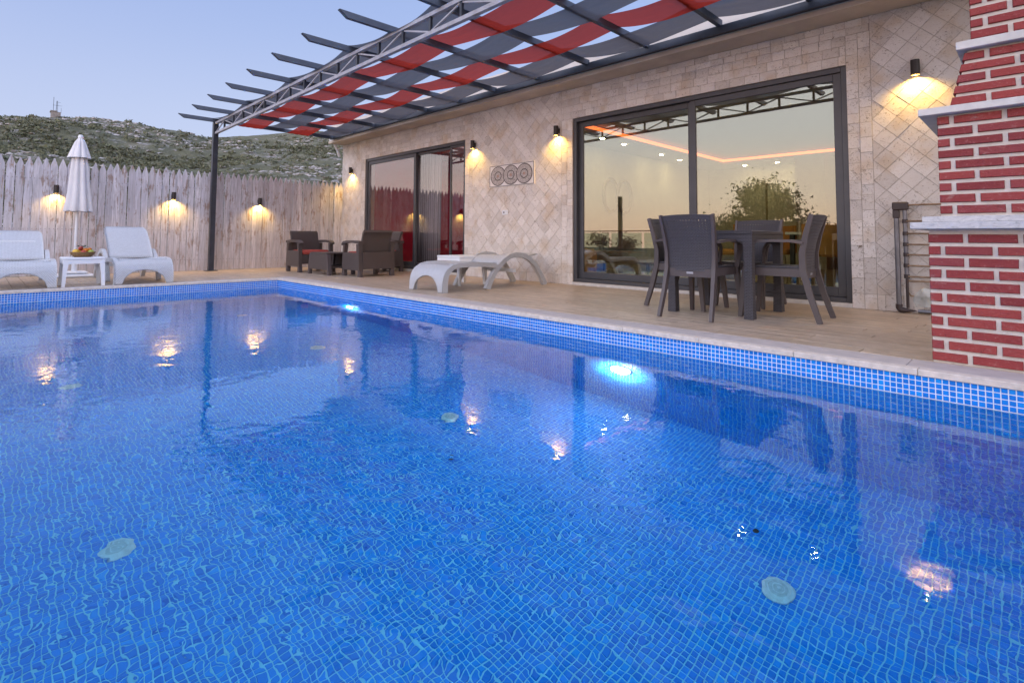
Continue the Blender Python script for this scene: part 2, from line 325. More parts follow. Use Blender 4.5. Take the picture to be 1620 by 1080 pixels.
    def sheet(s, rows, th=0., skip=None):
        """rows: grid of points; optional thickness along the normal"""
        R = len(rows); Cn = len(rows[0]); P = [[Vector(p) for p in r] for r in rows]
        base = len(s.v); s.v += [tuple(p) for r in P for p in r]; sides = [0]
        if th:
            back = []
            for i in range(R):
                for j in range(Cn):
                    a = P[min(i+1, R-1)][j]-P[max(i-1, 0)][j]; b = P[i][min(j+1, Cn-1)]-P[i][max(j-1, 0)]
                    nrm = a.cross(b); nrm = nrm.normalized() if nrm.length > 1e-9 else Vector((0, 0, 1)); back.append(tuple(P[i][j]-nrm*th))
            s.v += back
        ud = [[0]*Cn for _ in range(R)]; vd = [[0]*Cn for _ in range(R)]
        for i in range(R):
            for j in range(Cn):
                if j: ud[i][j] = ud[i][j-1]+(P[i][j]-P[i][j-1]).length
                if i: vd[i][j] = vd[i-1][j]+(P[i][j]-P[i-1][j]).length
        for k in ((0, 1) if th else (0,)):
            o = base+k*R*Cn
            for i in range(R-1):
                for j in range(Cn-1):
                    if skip and skip(i, j):
                        if not k:       # walls of the gap
                            o2 = base+R*Cn; e = [i*Cn+j, i*Cn+j+1, (i+1)*Cn+j+1, (i+1)*Cn+j]
                            for a, b in zip(e, e[1:]+e[:1]): s.face([base+b, base+a, o2+a, o2+b], [(.004, .004)]*4)
                        continue
                    q = [(i, j), (i, j+1), (i+1, j+1), (i+1, j)]
                    if k: q = q[::-1]
                    s.face([o+a*Cn+b for a, b in q], [(ud[a][b]-ud[a][Cn//2], vd[a][b]) for a, b in q])
        if th:
            o = base+R*Cn
            for i in range(R-1):
                for j in (0, Cn-1): s.face([base+i*Cn+j, base+(i+1)*Cn+j, o+(i+1)*Cn+j, o+i*Cn+j] if j else [base+(i+1)*Cn, base+i*Cn, o+i*Cn, o+(i+1)*Cn])
            for j in range(Cn-1):
                for i in (0, R-1): s.face([base+i*Cn+j+1, base+i*Cn+j, o+i*Cn+j, o+i*Cn+j+1] if not i else [base+i*Cn+j, base+i*Cn+j+1, o+i*Cn+j+1, o+i*Cn+j])
        return s
    def mesh(s, name, mat, smooth=False):
        me = bpy.data.meshes.new(name); me.from_pydata(s.v, [], s.f); me.update()
        uvl = me.uv_layers.new(name='UVMap'); co = [Vector(v) for v in s.v]; buf = []
        for pi, p in enumerate(me.polygons):
            u = s.uv[pi]
            if u: 
                for q in u: buf += [q[0], q[1]]
            else:
                n = p.normal; ax = max(range(3), key=lambda k: abs(n[k]))
                for vi in p.vertices:
                    c = co[vi]; buf += [(c.y, c.z), (c.x, c.z), (c.x, c.y)][ax]
        uvl.data.foreach_set('uv', buf)
        if mat: me.materials.append(MT[mat] if isinstance(mat, str) else mat)
        if smooth:
            me.polygons.foreach_set('use_smooth', [True]*len(me.polygons))
            if smooth != 'all':
                try: me.set_sharp_from_angle(angle=math.radians(38))
                except Exception: pass
        return me
    def build(s, name, mat, parent=None, smooth=False, loc=None):
        return ob(name, s.mesh(name, mat, smooth), parent, loc)
def ob(name, data, parent=None, loc=None, rot=None):
    o = bpy.data.objects.new(name, data); COL.objects.link(o)
    if parent is not None: o.parent = parent
    if loc is not None: o.location = loc
    if rot is not None: o.rotation_euler = rot
    return o
def tag(o, label=None, cat=None, group=None, kind=None):
    for k, v in (('label', label), ('category', cat), ('group', group), ('kind', kind)):
        if v: o[k] = v
    return o
def thing(name, label, cat, loc=(0, 0, 0), rz=0., group=None):
    return tag(ob(name, None, None, loc, (0, 0, rz)), label, cat, group)
def dup(root, loc, rz, label, group=None):
    r = root.copy(); COL.objects.link(r); r.location = loc; r.rotation_euler = (0, 0, rz); r['label'] = label
    if group: r['group'] = group
    for ch in list(root.children):
        c = ch.copy(); COL.objects.link(c); c.parent = r
        for g in list(ch.children):
            d = g.copy(); COL.objects.link(d); d.parent = c
    return r
B = MB
# batch of many chamfered plates as one numpy mesh
def plates(name, cen, ax_u, ax_v, nrm, su, sv, th, ch, mat, parent):
    """cen (n,3); su,sv half sizes (n,) ; one raised chamfered plate each"""
    n = len(cen); cen = np.asarray(cen, float); U = np.asarray(ax_u, float); V = np.asarray(ax_v, float); Nn = np.asarray(nrm, float)
    if U.ndim == 1: U = np.tile(U, (n, 1)); V = np.tile(V, (n, 1)); Nn = np.tile(Nn, (n, 1))
    su = np.broadcast_to(su, (n,)); sv = np.broadcast_to(sv, (n,)); th = np.broadcast_to(th, (n,)); vs = np.zeros((n, 8, 3))
    for k, (i, j) in enumerate(((-1, -1), (1, -1), (1, 1), (-1, 1))):
        vs[:, k] = cen+U*(i*su)[:, None]+V*(j*sv)[:, None]
        vs[:, k+4] = cen+U*(i*(su-ch))[:, None]+V*(j*(sv-ch))[:, None]+Nn*th[:, None]
    q = np.array([(4, 5, 6, 7), (0, 1, 5, 4), (1, 2, 6, 5), (2, 3, 7, 6), (3, 0, 4, 7)])
    fs = (q[None]+8*np.arange(n)[:, None, None]).reshape(-1)
    me = bpy.data.meshes.new(name); me.vertices.add(8*n); me.vertices.foreach_set('co', vs.reshape(-1))
    me.loops.add(len(fs)); me.loops.foreach_set('vertex_index', fs.astype(np.int32))
    me.polygons.add(5*n); me.polygons.foreach_set('loop_start', np.arange(0, 20*n, 4, dtype=np.int32)); me.update(calc_edges=True); me.validate(); me.shade_flat()
    me.materials.append(MT[mat]); o = ob(name, me, parent); o['kind'] = 'stuff'; return o
_plate = {}
def plate(name, c, u, v, nrm, su, sv, th, ch, mat, parent):
    """one plate as an object sharing its mesh with its like"""
    k = (name, round(su, 3), round(sv, 3), round(th, 3), ch, mat)
    if k not in _plate:
        m = B(); vs = [(i*su, j*sv, 0) for i, j in ((-1, -1), (1, -1), (1, 1), (-1, 1))]+[(i*(su-ch), j*(sv-ch), th) for i, j in ((-1, -1), (1, -1), (1, 1), (-1, 1))]
        m.add(vs, [(4, 5, 6, 7), (0, 1, 5, 4), (1, 2, 6, 5), (2, 3, 7, 6), (3, 0, 4, 7), (0, 3, 2, 1)]); _plate[k] = m.mesh(name, mat)
    R = Matrix((Vector(u), Vector(v), Vector(nrm))).transposed().to_4x4(); R.translation = Vector(c)
    o = bpy.data.objects.new(name, _plate[k]); COL.objects.link(o); o.parent = parent; o.matrix_world = R; return o

# ================================================================ GROUND, HILL
POOL = (-8.87, 1.2, -1.2, 3.5)         # x0, x1, y0, y1 inside faces
WZ = -.145; FZ = -1.545
def ground():
    # sheet with a hole where the pool is; falls away on the valley side (-Y)
    xs = sorted(set([-1500, -600, -300, -150, -60, -30, -20, POOL[0]-.3, POOL[1]+.3, 10, 20, 60, 200, 600, 1500])); ys = sorted(set([-1500, -600, -300, -150, -80, -50, -30, -18, -10, -5, POOL[2]-.3, POOL[3]+.3, 8, 20, 40, 100, 300, 1500]))
    m = B(); idx = {}
    for i, x in enumerate(xs):
        for j, y in enumerate(ys):
            z = -.25
            if y < -5: z = -.25-(min(-y, 80)-5)*.30-(max(0, min(-y, 600)-80))*.01
            idx[i, j] = len(m.v); m.v.append((x, y, z))
    for i in range(len(xs)-1):
        for j in range(len(ys)-1):
            if xs[i] >= POOL[0]-.31 and xs[i+1] <= POOL[1]+.31 and ys[j] >= POOL[2]-.31 and ys[j+1] <= POOL[3]+.31: continue
            m.face([idx[i, j], idx[i+1, j], idx[i+1, j+1], idx[i, j+1]])
    tag(m.build('ground', 'dirt'), 'dry ground around the house and down the slope', kind='structure')
ground()
ridge = [(-.9, .0), (-.5, .02), (-.25, .08), (-.08, .14), (0., .160), (.073, .177), (.115, .182), (.16, .181), (.2, .176), (.235, .172), (.27, .165), (.30, .168), (.36, .176), (.43, .190), (.512, .196), (.62, .20), (.9, .19), (1.5, .12)]
def elev(t):
    for (a, ea), (b, eb) in zip(ridge, ridge[1:]):
        if a <= t <= b: return ea+(eb-ea)*(t-a)/(b-a)
    return .1
def hill_h(x, y):
    d = math.hypot(x, y); t = y/max(1, -x); dr = 112+14*math.sin(t*5); e = elev(max(-.9, min(1.5, t)))
    k = max(0., min(1.15, (d-26)/(dr-26)))
    s = k if k < 1 else 2-k*1.0
    s = s**1.25 if k < 1 else s
    h = .67*s+e*dr*s
    n = mnoise.fractal(Vector((x*.055, y*.055, 3)), .9, 2.1, 5)*2.2+mnoise.fractal(Vector((x*.3, y*.3, 9)), .9, 2.1, 3)*.35
    edge = max(0, min(1, (d-28)/25))*(1 if k < .93 else max(0.1, (1.07-k)/.14))
    return h+n*edge*.75-.4
def hill():
    A = 170; D = 90; m = B()
    for i in range(A+1):
        th = math.radians(-38+92*i/A)
        for j in range(D+1):
            d = 27+(j/D)**1.1*105; x = -d*math.cos(th); y = d*math.sin(th); m.v.append((x, y, hill_h(x, y)))
    for i in range(A):
        for j in range(D):
            a = i*(D+1)+j; m.face([a, a+1, a+D+2, a+D+1])
    tag(m.build('hill', 'hill', smooth='all'), 'rocky scrub covered hillside rising behind the fence', kind='structure')
    # limestone outcrops and low shrubs
    R = random.Random(3); ico = bmesh.new(); bmesh.ops.create_icosphere(ico, subdivisions=1, radius=1); iv = np.array([v.co[:] for v in ico.verts]); fi = np.array([[v.index for v in f.verts] for f in ico.faces]); ico.free()
    def scatter(name, n, mat, size, squash, rough, cluster, label, leaf=0, sink=.3):
        V = []; Fc = []; o = 0; c = 0
        while c < n:
            t = R.uniform(-.12, .62); th = math.atan(t); d = R.uniform(34, 122); x = -d*math.cos(th); y = d*math.sin(th)
            cl = mnoise.noise(Vector((x*cluster, y*cluster, 5.5)))
            if (cl < .08 and R.random() < .85): continue
            z = hill_h(x, y); s = R.uniform(*size)*(.55+d/150)
            if leaf:
                k = 26; p = rng.normal(size=(k, 3)); p /= np.linalg.norm(p, axis=1)[:, None]; p *= rng.uniform(.5, 1, (k, 1)); p[:, 2] = abs(p[:, 2])*squash
                p = p*s+np.array([x, y, z]); r = rng.normal(size=(k, 3, 3))*s*.26; tri = p[:, None]+r; V.append(tri.reshape(-1, 3)); Fc.append(o+np.arange(3*k).reshape(-1, 3)); o += 3*k
            else:
                p = iv*(1+rng.normal(size=(12, 1))*rough)*np.array([s*R.uniform(.7, 1.5), s*R.uniform(.7, 1.5), s*squash]); V.append(p+np.array([x, y, z-sink*s*.3])); Fc.append(fi+o); o += 12
            c += 1
        me = bpy.data.meshes.new(name); me.from_pydata(np.concatenate(V).tolist(), [], np.concatenate(Fc).tolist()); me.materials.append(MT[mat]); tag(ob(name, me), label, kind='stuff')
    scatter('hill_rocks', 4300, 'rock', (.08, .36), .45, .25, .07, 'pale limestone rocks strewn over the hillside')
    scatter('hill_scrub', 7500, 'shrub', (.14, .55), .6, 0, .05, 'low green scrub growing over the hillside', leaf=1)
    R2 = random.Random(8)
hill()
def hut():
    t = thing('hilltop_hut', 'small concrete hut carrying antennas on top of the hill', 'hut', (-112, 8.0, 0)); z = hill_h(-112, 8)-.1; t.location.z = z; t.scale = (.55, .55, .55)
    B().box((-1.3, -1.05, -.8), (1.3, 1.05, 2.1)).build('wall', 'concrete', t); B().box((-1.45, -1.25, 2.1), (1.45, .25, 2.4)).build('roof', 'concrete', t)
    B().tube([(0, -.55, 2), (0, -.55, 6.6)], .05, 6).build('antenna', 'steel', t)
    m = B()
    for dx, dy in ((-.2, -.2), (.2, -.2), (0, .2)): m.bar((dx, dy+.25, 2), (dx*.4, dy*.4+.25, 5.6), .07)
    for k in range(8): m.bar((-.2, .1, 2.3+k*.4), (.2, .3, 2.5+k*.4), .05)
    m.bar((0, -.7, 4.2), (0, 1.4, 4.2), .05); m.bar((0, .0, 5.2), (0, 1.0, 5.2), .05); m.bar((0, 1.2, 2), (0, 1.2, 3.6), .06); m.build('lattice_mast', 'steel', t)
hut()

# ================================================================ POOL
def pool():
    x0, x1, y0, y1 = POOL; P = .0275; h = .0115
    pr = tag(ob('pool', None), 'blue mosaic swimming pool', kind='structure')
    # shell (grout) : floor + four walls, each with thickness
    B().box((x0-.2, y0-.2, FZ-.15), (x1+.2, y1+.2, FZ)).build('floor_slab', 'grout', pr)
    for a, b in (((x0-.2, y0-.2), (x0, y1+.2)), ((x1, y0-.2), (x1+.2, y1+.2)), ((x0, y0-.2), (x1, y0)), ((x0, y1), (x1, y1+.2))):
        B().box((*a, FZ), (*b, WZ-.001)).build('wall_shell', 'grout', pr); B().box((*a, WZ-.001), (*b, -.033)).build('wall_shell', 'grout_dry', pr)
    # mosaic: floor
    nx = int((x1-x0)/P); ny = int((y1+.05-y0)/P)
    gx, gy = np.meshgrid(x0+P*(np.arange(nx)+.5), y1-P*(np.arange(ny)+.5)); cen = np.stack([gx.ravel(), gy.ravel(), np.full(gx.size, FZ)], 1)
    vis = (cen[:, 1] > -.6) & (cen[:, 0] < .9); cen = cen[vis]; n = len(cen)
    plates('floor_mosaic', cen+rng.normal(size=cen.shape)*[.0006, .0006, 0], (1, 0, 0), (0, 1, 0), (0, 0, 1), h, h, .0035, .0015, 'mosaic', pr)
    # right wall (y=y1) and far wall (x=x0), rows measured down from the coping
    rows = int((-.033-FZ)/P)+1; zz = -.033-P*(np.arange(rows)+.5)
    gx, gz = np.meshgrid(x0+P*(np.arange(nx)+.5), zz); A = np.stack([gx.ravel(), np.full(gx.size, y1), gz.ravel()], 1); A = A[A[:, 0] < .6]
    up4 = A[:, 2] > WZ; order = np.argsort(np.where(up4, abs(A[:, 0]+.35), 1e9)); own = order[:300]; rest = np.setdiff1d(np.arange(len(A)), own)
    for i in own: plate('mosaic_tile', A[i], (-1, 0, 0), (0, 0, 1), (0, -1, 0), h, h, .0035, .0015, 'mosaic', pr)
    plates('side_wall_mosaic', A[rest], (-1, 0, 0), (0, 0, 1), (0, -1, 0), h, h, .0035, .0015, 'mosaic', pr)
    gy, gz = np.meshgrid(y1-P*(np.arange(int(4.3/P))+.5), zz); A = np.stack([np.full(gy.size, x0), gy.ravel(), gz.ravel()], 1)
    plates('far_wall_mosaic', A, (0, 1, 0), (0, 0, 1), (1, 0, 0), h, h, .0035, .0015, 'mosaic', pr)
    # coping : pale edge stones with a greyer strip behind them
    L = .6; th = .034
    def stones(horizontal, a0, a1, c0, c1, nm, mat, zt=0.):
        k = 0; a = a0
        while a < a1-.01:
            b = min(a+L, a1); g = .0012
            if horizontal: q = ((a+g, c0, zt-th), (b-g, c1, zt))
            else: q = ((c0, a+g, zt-th), (c1, b-g, zt))
            B().box(*q, bev=.003).build(nm, mat, pr); a = b; k += 1
    stones(True, x0, x1, y1-.012, y1+.055, 'coping_stone', 'coping'); stones(True, x0-.06, x1+.3, y1+.057, y1+.27, 'coping_strip', 'coping_top', -.001)
    stones(False, y0, y1+.055, x0-.06, x0+.012, 'coping_stone', 'coping'); stones(False, y0, y1+.27, x0-.27, x0-.062, 'coping_strip', 'coping_top', -.001)
    stones(True, x0, x1, y0-.3, y0+.012, 'coping_stone', 'coping'); stones(False, y0+.012, y1-.012, x1-.012, x1+.3, 'coping_stone', 'coping')
    w = B().add([(x0, y0, WZ), (x1, y0, WZ), (x1, y1, WZ), (x0, y1, WZ)], [(0, 1, 2, 3)]).build('water', 'water'); tag(w, 'clear rippled pool water', kind='structure')
    # floor inlets
    spots = [(-3.01, .50, 'round white inlet on the pool floor nearest the lower left corner of the picture'), (-.84, 2.48, 'round white inlet on the pool floor below the brick chimney reflection'), (-3.04, 2.44, 'round white inlet in the middle of the pool floor'),
             (-5.25, .54, 'faint round white inlet on the pool floor towards the far loungers'), (-5.2, 2.46, 'far round white inlet on the pool floor near the house side'), (-7.4, 2.46, 'farthest round white inlet on the pool floor on the house side')]
    for i, (x, y, lb) in enumerate(spots):
        if i == 0:
            t = thing('pool_inlet', lb, 'pool inlet', (x, y, FZ+.0045), 0, 'inlets on the pool floor'); first = t
            B().lathe([(.066, 0), (.066, .006), (.058, .012)], n=28).build('flange', 'inlet', t, True); B().lathe([(.040, .012), (.036, .0155), (.012, .0155)], n=24).build('cap', 'inlet_cap', t, True)
            m = B()
            m.lathe([(.052, .0135), (.0495, .0155), (.047, .0135)], n=28, caps=False); m.lathe([(.026, .0158), (.024, .0165), (.022, .0158)], n=24, caps=False)
            m.tube([(0, 0, .0155), (0, 0, .018)], .007, 8); m.build('grooves', 'inlet', t)
        else: dup(first, (x, y, FZ+.0045), i*.7, lb)
    for x, y, lb in ((-1.04, 2.76, 'small dark drain on the pool floor right of the sparkling reflections'), (-2.62, 2.12, 'small dark drain on the pool floor beside the middle inlet')):
        t = thing('pool_drain', lb, 'drain', (x, y, FZ+.0045), 0, 'small dark drains on the pool floor'); B().lathe([(.026, 0), (.026, .004), (.02, .007)], n=20).build('cover', 'mosaic', t, True); B().lathe([(.016, .007), (.014, .009)], n=16).build('grate', 'black', t)
    # underwater lights on the house-side wall
    for x, lb in ((-2.29, 'bright round underwater light on the pool wall in front of the dining chairs'), (-6.45, 'small bright underwater light near the far pool corner')):
        t = thing('underwater_light', lb, 'pool light', (x, y1-.004, -.85), 0, 'underwater lights')
        B().lathe([(.095, 0), (.095, .012), (.078, .022)], n=28).build('ring', 'plastic_white', t, True).rotation_euler = (PI/2, 0, 0)
        B().lathe([(.074, .0225), (.066, .027), (.0, .029)], n=24, caps=False).build('lens', 'pool_glow', t, True).rotation_euler = (PI/2, 0, 0)
        ld = bpy.data.lights.new('underwater_lamp', 'SPOT'); ld.energy = 240; ld.color = (1, .58, .52); ld.spot_size = math.radians(160); ld.spot_blend = .9; ld.shadow_soft_size = .06
        lo = ob('lamp', ld, t, (0, -.06, 0)); lo.rotation_euler = (math.radians(82), 0, 0)
pool()

# ================================================================ DECK
def deck():
    dk = tag(ob('deck', None), 'wood-look plank paving round the pool', kind='structure')
    yh = 6.15; ys = POOL[3]+.27; xl = -11.85; xr = .6
    B().box((xl, ys+.003, -.2), (xr, yh, -.006)).build('deck_base', 'deck_joint', dk); B().box((xl, -3.2, -.2), (POOL[0]-.273, ys-.003, -.006)).build('deck_base', 'deck_joint', dk)
    B().box((POOL[0]-.27, -3.2, -.2), (POOL[1]+3, POOL[2]-.303, -.006)).build('deck_base', 'deck_joint', dk)
    Wd = .148; L = .9; lst = []
    def region(x0, x1, y0, y1):
        nr = int((y1-y0)/Wd+.5); w = (y1-y0)/nr; R = random.Random(int(x0*10))
        for r in range(nr):
            x = x0-R.uniform(0, L)
            while x < x1:
                a = max(x, x0); b = min(x+L, x1)
                if b-a > .03: lst.append(((a+b)/2, y0+w*(r+.5), (b-a)/2-.0016, w/2-.0016))
                x += L
    region(xl, xr, ys+.003, yh); region(xl, POOL[0]-.273, -1.6, ys-.003); region(POOL[0]-.27, POOL[1]+3, -3.2, POOL[2]-.303)
    lst.sort(key=lambda q: (q[0]**2+q[1]**2) if q[1] > -1 else 1e6+q[0]**2)
    for c in lst[:300]: plate('plank', (c[0], c[1], -.006), (1, 0, 0), (0, 1, 0), (0, 0, 1), c[2], c[3], .006-random.choice((0, 0, .0008)), .0015, 'plank', dk)
    r = lst[300:]; plates('far_planks', [(c[0], c[1], -.006) for c in r], (1, 0, 0), (0, 1, 0), (0, 0, 1), [c[2] for c in r], [c[3] for c in r], .006, .0015, 'plank', dk)
deck()

# ================================================================ HOUSE
YW = 6.15
DR = (-4.85, -1.33, .045, 2.45); DL = (-10.82, -7.31, .045, 2.45)
def house():
    H = thing('house', 'single storey house clad in beige travertine with two big sliding glass doors', 'house'); ZT = 2.9
    # backing wall with the two openings
    w = B(); yb = YW+.25
    for a, b, c, d in ((-11.9, DL[0], 0, ZT), (DL[1], DR[0], 0, ZT), (DR[1], 2.2, 0, ZT), (DL[0], DL[1], DL[3], ZT), (DR[0], DR[1], DR[3], ZT), (DL[0], DL[1], -.05, DL[2]), (DR[0], DR[1], -.05, DR[2])):
        w.box((a, YW+.004, c), (b, yb, d))
    w.build('wall', 'mortar', H)
    B().box((-11.9, YW+.25, 0), (-11.65, 15, ZT)).build('wall', 'plaster', H); B().box((1.95, YW+.25, 0), (2.2, 15, ZT)).build('wall', 'plaster', H); B().box((-11.9, 15, 0), (2.2, 15.2, ZT)).build('wall', 'plaster', H)
    for d in (DL, DR): B().box((d[0]-.0, YW-.006, 0), (d[1], YW+.06, d[2]-.004), bev=.003).build('sill', 'white_stone', H)
    # stone cladding
    pieces = []   # cx, cz, u, v, su, sv
    g = .0012; R = random.Random(5)
    def rect(a, b, c, d):
        if b-a > .012 and d-c > .012: pieces.append(((a+b)/2, (c+d)/2, 0., (b-a)/2-g, (d-c)/2-g, None))
    def column(xa, xb, z0, z1, n):
        w = (xb-xa)/n
        for k in range(n):
            z = z0
            while z < z1-.02:
                hh = R.choice((.10, .15, .15, .17, .20)); e = min(z+hh, z1)
                if z1-e < .05: e = z1
                rect(xa+k*w, xa+(k+1)*w, z, e); z = e
    def courses(xa, xb, z0, z1, h, L):
        n = max(1, round((z1-z0)/h)); h = (z1-z0)/n
        for r in range(n):
            x = xa-R.uniform(0, L)
            while x < xb:
                l = L*R.uniform(.75, 1.3); rect(max(x, xa), min(x+l, xb), z0+r*h, z0+(r+1)*h); x += l
    def clip(poly, xa, xb, za, zb):
        for ax, lim, sg in ((0, xa, 1), (0, xb, -1), (1, za, 1), (1, zb, -1)):
            out = []
            for i, p in enumerate(poly):
                q = poly[(i+1) % len(poly)]; ip = sg*(p[ax]-lim) >= 0; iq = sg*(q[ax]-lim) >= 0
                if ip: out.append(p)
                if ip != iq: t = (lim-p[ax])/(q[ax]-p[ax]); out.append((p[0]+t*(q[0]-p[0]), p[1]+t*(q[1]-p[1])))
            poly = out
            if len(poly) < 3: return []
        return poly
    def diamonds(xa, xb, za, zb, e=.142):
        d = e*math.sqrt(2); nx = int((xb-xa)/d)+2; nz = int((zb-za)/d)+2
        for i in range(-1, nx*2):
            for j in range(-1, nz*2):
                if (i+j) % 2: continue
                cx = xa+i*d/2; cz = za+j*d/2
                if xa+d/2 <= cx <= xb-d/2 and za+d/2 <= cz <= zb-d/2: pieces.append((cx, cz, PI/4, e/2-g, e/2-g, None)); continue
                q = d/2-g*1.4; p = clip([(cx-q, cz), (cx, cz-q), (cx+q, cz), (cx, cz+q)], xa+g, xb-g, za+g, zb-g)
                if len(p) >= 3:
                    ar = abs(sum(p[k][0]*p[(k+1) % len(p)][1]-p[(k+1) % len(p)][0]*p[k][1] for k in range(len(p))))/2
                    if ar > 6e-4: pieces.append((cx, cz, 0, 0, 0, p))
    courses(-1.12, .9, 0, .15, .15, .12); diamonds(-1.12, .9, .15, ZT)
    column(DR[1], -1.12, 0, 2.75, 2); column(-5.06, DR[0], 0, 2.45, 2)
    courses(-5.06, -1.12, 2.75, ZT, .075, .15); courses(-5.06, DR[1], DR[3], 2.75, .10, .15); 
    courses(-7.1, -5.06, 0, .14, .14, .12); diamonds(-7.1, -5.06, .14, ZT); column(DL[1], -7.1, 0, 2.45, 2)
    courses(-11.0, -7.1, 2.45, ZT, .09, .15); column(-11.0, DL[0], 0, 2.45, 2); courses(-11.9, -11.0, 0, .14, .14, .12); diamonds(-11.9, -11.0, .14, ZT)
    pieces.sort(key=lambda p: (p[0]-0)**2+YW**2*0+abs(p[1]-1.4)*.01)
    own = 0; big = []
    odd = B()
    for (cx, cz, an, su, sv, poly) in pieces:
        th = R.choice((.0035, .0045, .0055, .0075)); u = (math.cos(an), 0, math.sin(an)); v = (-math.sin(an), 0, math.cos(an)); vis = (cx < -.28)
        if poly is None:
            if own < 300 and vis and su > .02: su = round(su, 2 if False else 3); plate('stone_tile', (cx, YW+.004, cz), u, v, (0, -1, 0), su, sv, th, .0012, 'stone', H); own += 1
            else: big.append((cx, cz, u, v, su, sv, th))
        else:
            c = (sum(p[0] for p in poly)/len(poly), sum(p[1] for p in poly)/len(poly)); n = len(poly)
            vs = [(p[0], YW+.004, p[1]) for p in poly]+[(p[0]+(c[0]-p[0])*.015, YW+.004-th, p[1]+(c[1]-p[1])*.015) for p in poly]
            odd.add(vs, [tuple(range(n, 2*n))]+[(i, (i+1) % n, (i+1) % n+n, i+n) for i in range(n)])
    o = odd.build('cut_stone_pieces', 'stone', H); o['kind'] = 'stuff'
    plates('small_stone_cladding', [(p[0], YW+.004, p[1]) for p in big], [p[2] for p in big], [p[3] for p in big], [(0, -1, 0)]*len(big), [p[4] for p in big], [p[5] for p in big], [p[6] for p in big], .0012, 'stone', H)
    # eave, roof slab, gutter end
    B().box((-11.95, 5.80, ZT), (2.3, YW+.30, ZT+.055)).build('soffit', 'soffit', H)
    B().box((-11.95, 5.82, ZT+.055), (2.3, 15.4, 3.32)).build('roof', 'plaster', H)
    B().tube([(-11.93, 5.95, 2.9), (-11.93, 6.02, 2.78), (-11.93, 6.08, 2.62)], .035, 8).build('gutter_spout', 'plastic_white', H)
    # sliding doors
    def door(d, panels, name, glass='glass'):
        D = ob(name, None, H); x0, x1, z0, z1 = d; y0 = YW+.02; y1 = YW+.14; t = .055
        fr = B()
        for a, b in (((x0, y0, z0), (x0+t, y1, z1)), ((x1-t, y0, z0), (x1, y1, z1)), ((x0+t, y0, z1-t), (x1-t, y1, z1)), ((x0+t, y0, z0), (x1-t, y1, z0+.05))): fr.box(a, b, bev=.004)
        fr.build('frame', 'alu', D)
        for a, b, yy, k in panels:
            s = B()
            for p, q in (((a, yy, z0+.052), (a+k, yy+.035, z1-t-.002)), ((b-k, yy, z0+.052), (b, yy+.035, z1-t-.002)), ((a+k, yy, z1-t-.002-k), (b-k, yy+.035, z1-t-.002)), ((a+k, yy, z0+.052), (b-k, yy+.035, z0+.052+k+.02))): s.box(p, q, bev=.004)
            s.build('sash', 'alu', D); B().box((a+k-.01, yy+.014, z0+.05+k), (b-k+.01, yy+.022, z1-t-k+.01)).build('pane', glass, D)
        return D
    c = -3.02
    door(DR, [(DR[0]+.055, c+.015, YW+.085, .075), (c-.015, DR[1]-.055, YW+.042, .075)], 'sliding_door')
    door(DL, [(DL[0]+.055, -8.90, YW+.042, .075), (-8.96, -7.80, YW+.085, .05), (-7.80, DL[1]-.055, YW+.042, .035)], 'sliding_door', 'glass_far')
    # interior shell of the two rooms
    B().box((-11.6, YW+.26, .0), (1.9, 15, .03)).build('interior_floor', 'floor_in', H)
    zc = 2.62; cl = B()
    rx0, rx1, ry0, ry1 = -6.6, 1.9, YW+.26, 14.6
    cx0, cx1, cy0, cy1 = -5.75, .6, 7.3, 13.6        # recessed tray of the ceiling
    for a, b in (((rx0, ry0), (rx1, cy0)), ((rx0, cy1), (rx1, ry1)), ((rx0, cy0), (cx0, cy1)), ((cx1, cy0), (rx1, cy1))): cl.box((*a, zc), (*b, zc+.06))
    cl.box((cx0, cy0, zc+.16), (cx1, cy1, zc+.2)); cl.build('ceiling', 'ceil', H)
    st = B(); q = .06
    for a, b in (((cx0-q, cy0-q), (cx0, cy1+q)), ((cx1, cy0-q), (cx1+q, cy1+q)), ((cx0, cy0-q), (cx1, cy0)), ((cx0, cy1), (cx1, cy1+q))): st.box((*a, zc+.075), (*b, zc+.13))
    st.build('led_strip', 'cove_glow', H)
    B().box((rx0-.15, ry0, .03), (rx0, ry1, 2.85)).build('room_wall', 'wall_cream', H); B().box((rx0, ry1, .03), (rx1, ry1+.15, 2.85)).build('room_wall', 'wall_cream', H)
    B().box((-3.9, 13.1, .03), (-3.3, 14.6, 2.6)).build('room_column', 'wall_cream', H)
    for x in (-5.0, -2.4, -.6):
        D = ob('interior_door', None, H); B().box((x, ry1-.05, .03), (x+.95, ry1-.005, 2.1)).build('leaf', 'ceil', D); B().box((x-.06, ry1-.03, .03), (x-.002, ry1-.006, 2.16)).build('jamb', 'taupe', D); B().box((x+.952, ry1-.03, .03), (x+1.01, ry1-.006, 2.16)).build('jamb', 'taupe', D)
    # red bedroom behind the left door
    B().box((-11.6, 8.6, .03), (-6.8, 8.7, 2.85)).build('room_wall', 'red_wall', H); B().box((-11.62, YW+.26, .03), (-11.5, 8.6, 2.85)).build('room_wall', 'red_wall', H)
    B().box((-6.9, YW+.26, .03), (-6.8, 8.6, 2.85)).build('room_wall', 'red_wall', H); B().box((-11.6, YW+.26, 2.7), (-6.8, 8.6, 2.8)).build('ceiling', 'ceil', H)
    def curtain(x0, x1, y, mat, nm, z1=2.4):
        rows = []
        for z in (.05, 1.2, z1): rows.append([(x0+(x1-x0)*k/60, y+.035*math.sin(k*1.15+z*.3), z) for k in range(61)])
        return B().sheet(rows, .004)
    tag(curtain(-9.25, -8.45, YW+.34, 'curtain', '').build('sheer_curtain', 'curtain', smooth='all'), 'grey sheer curtain gathered behind the middle pane of the far door', 'curtain')
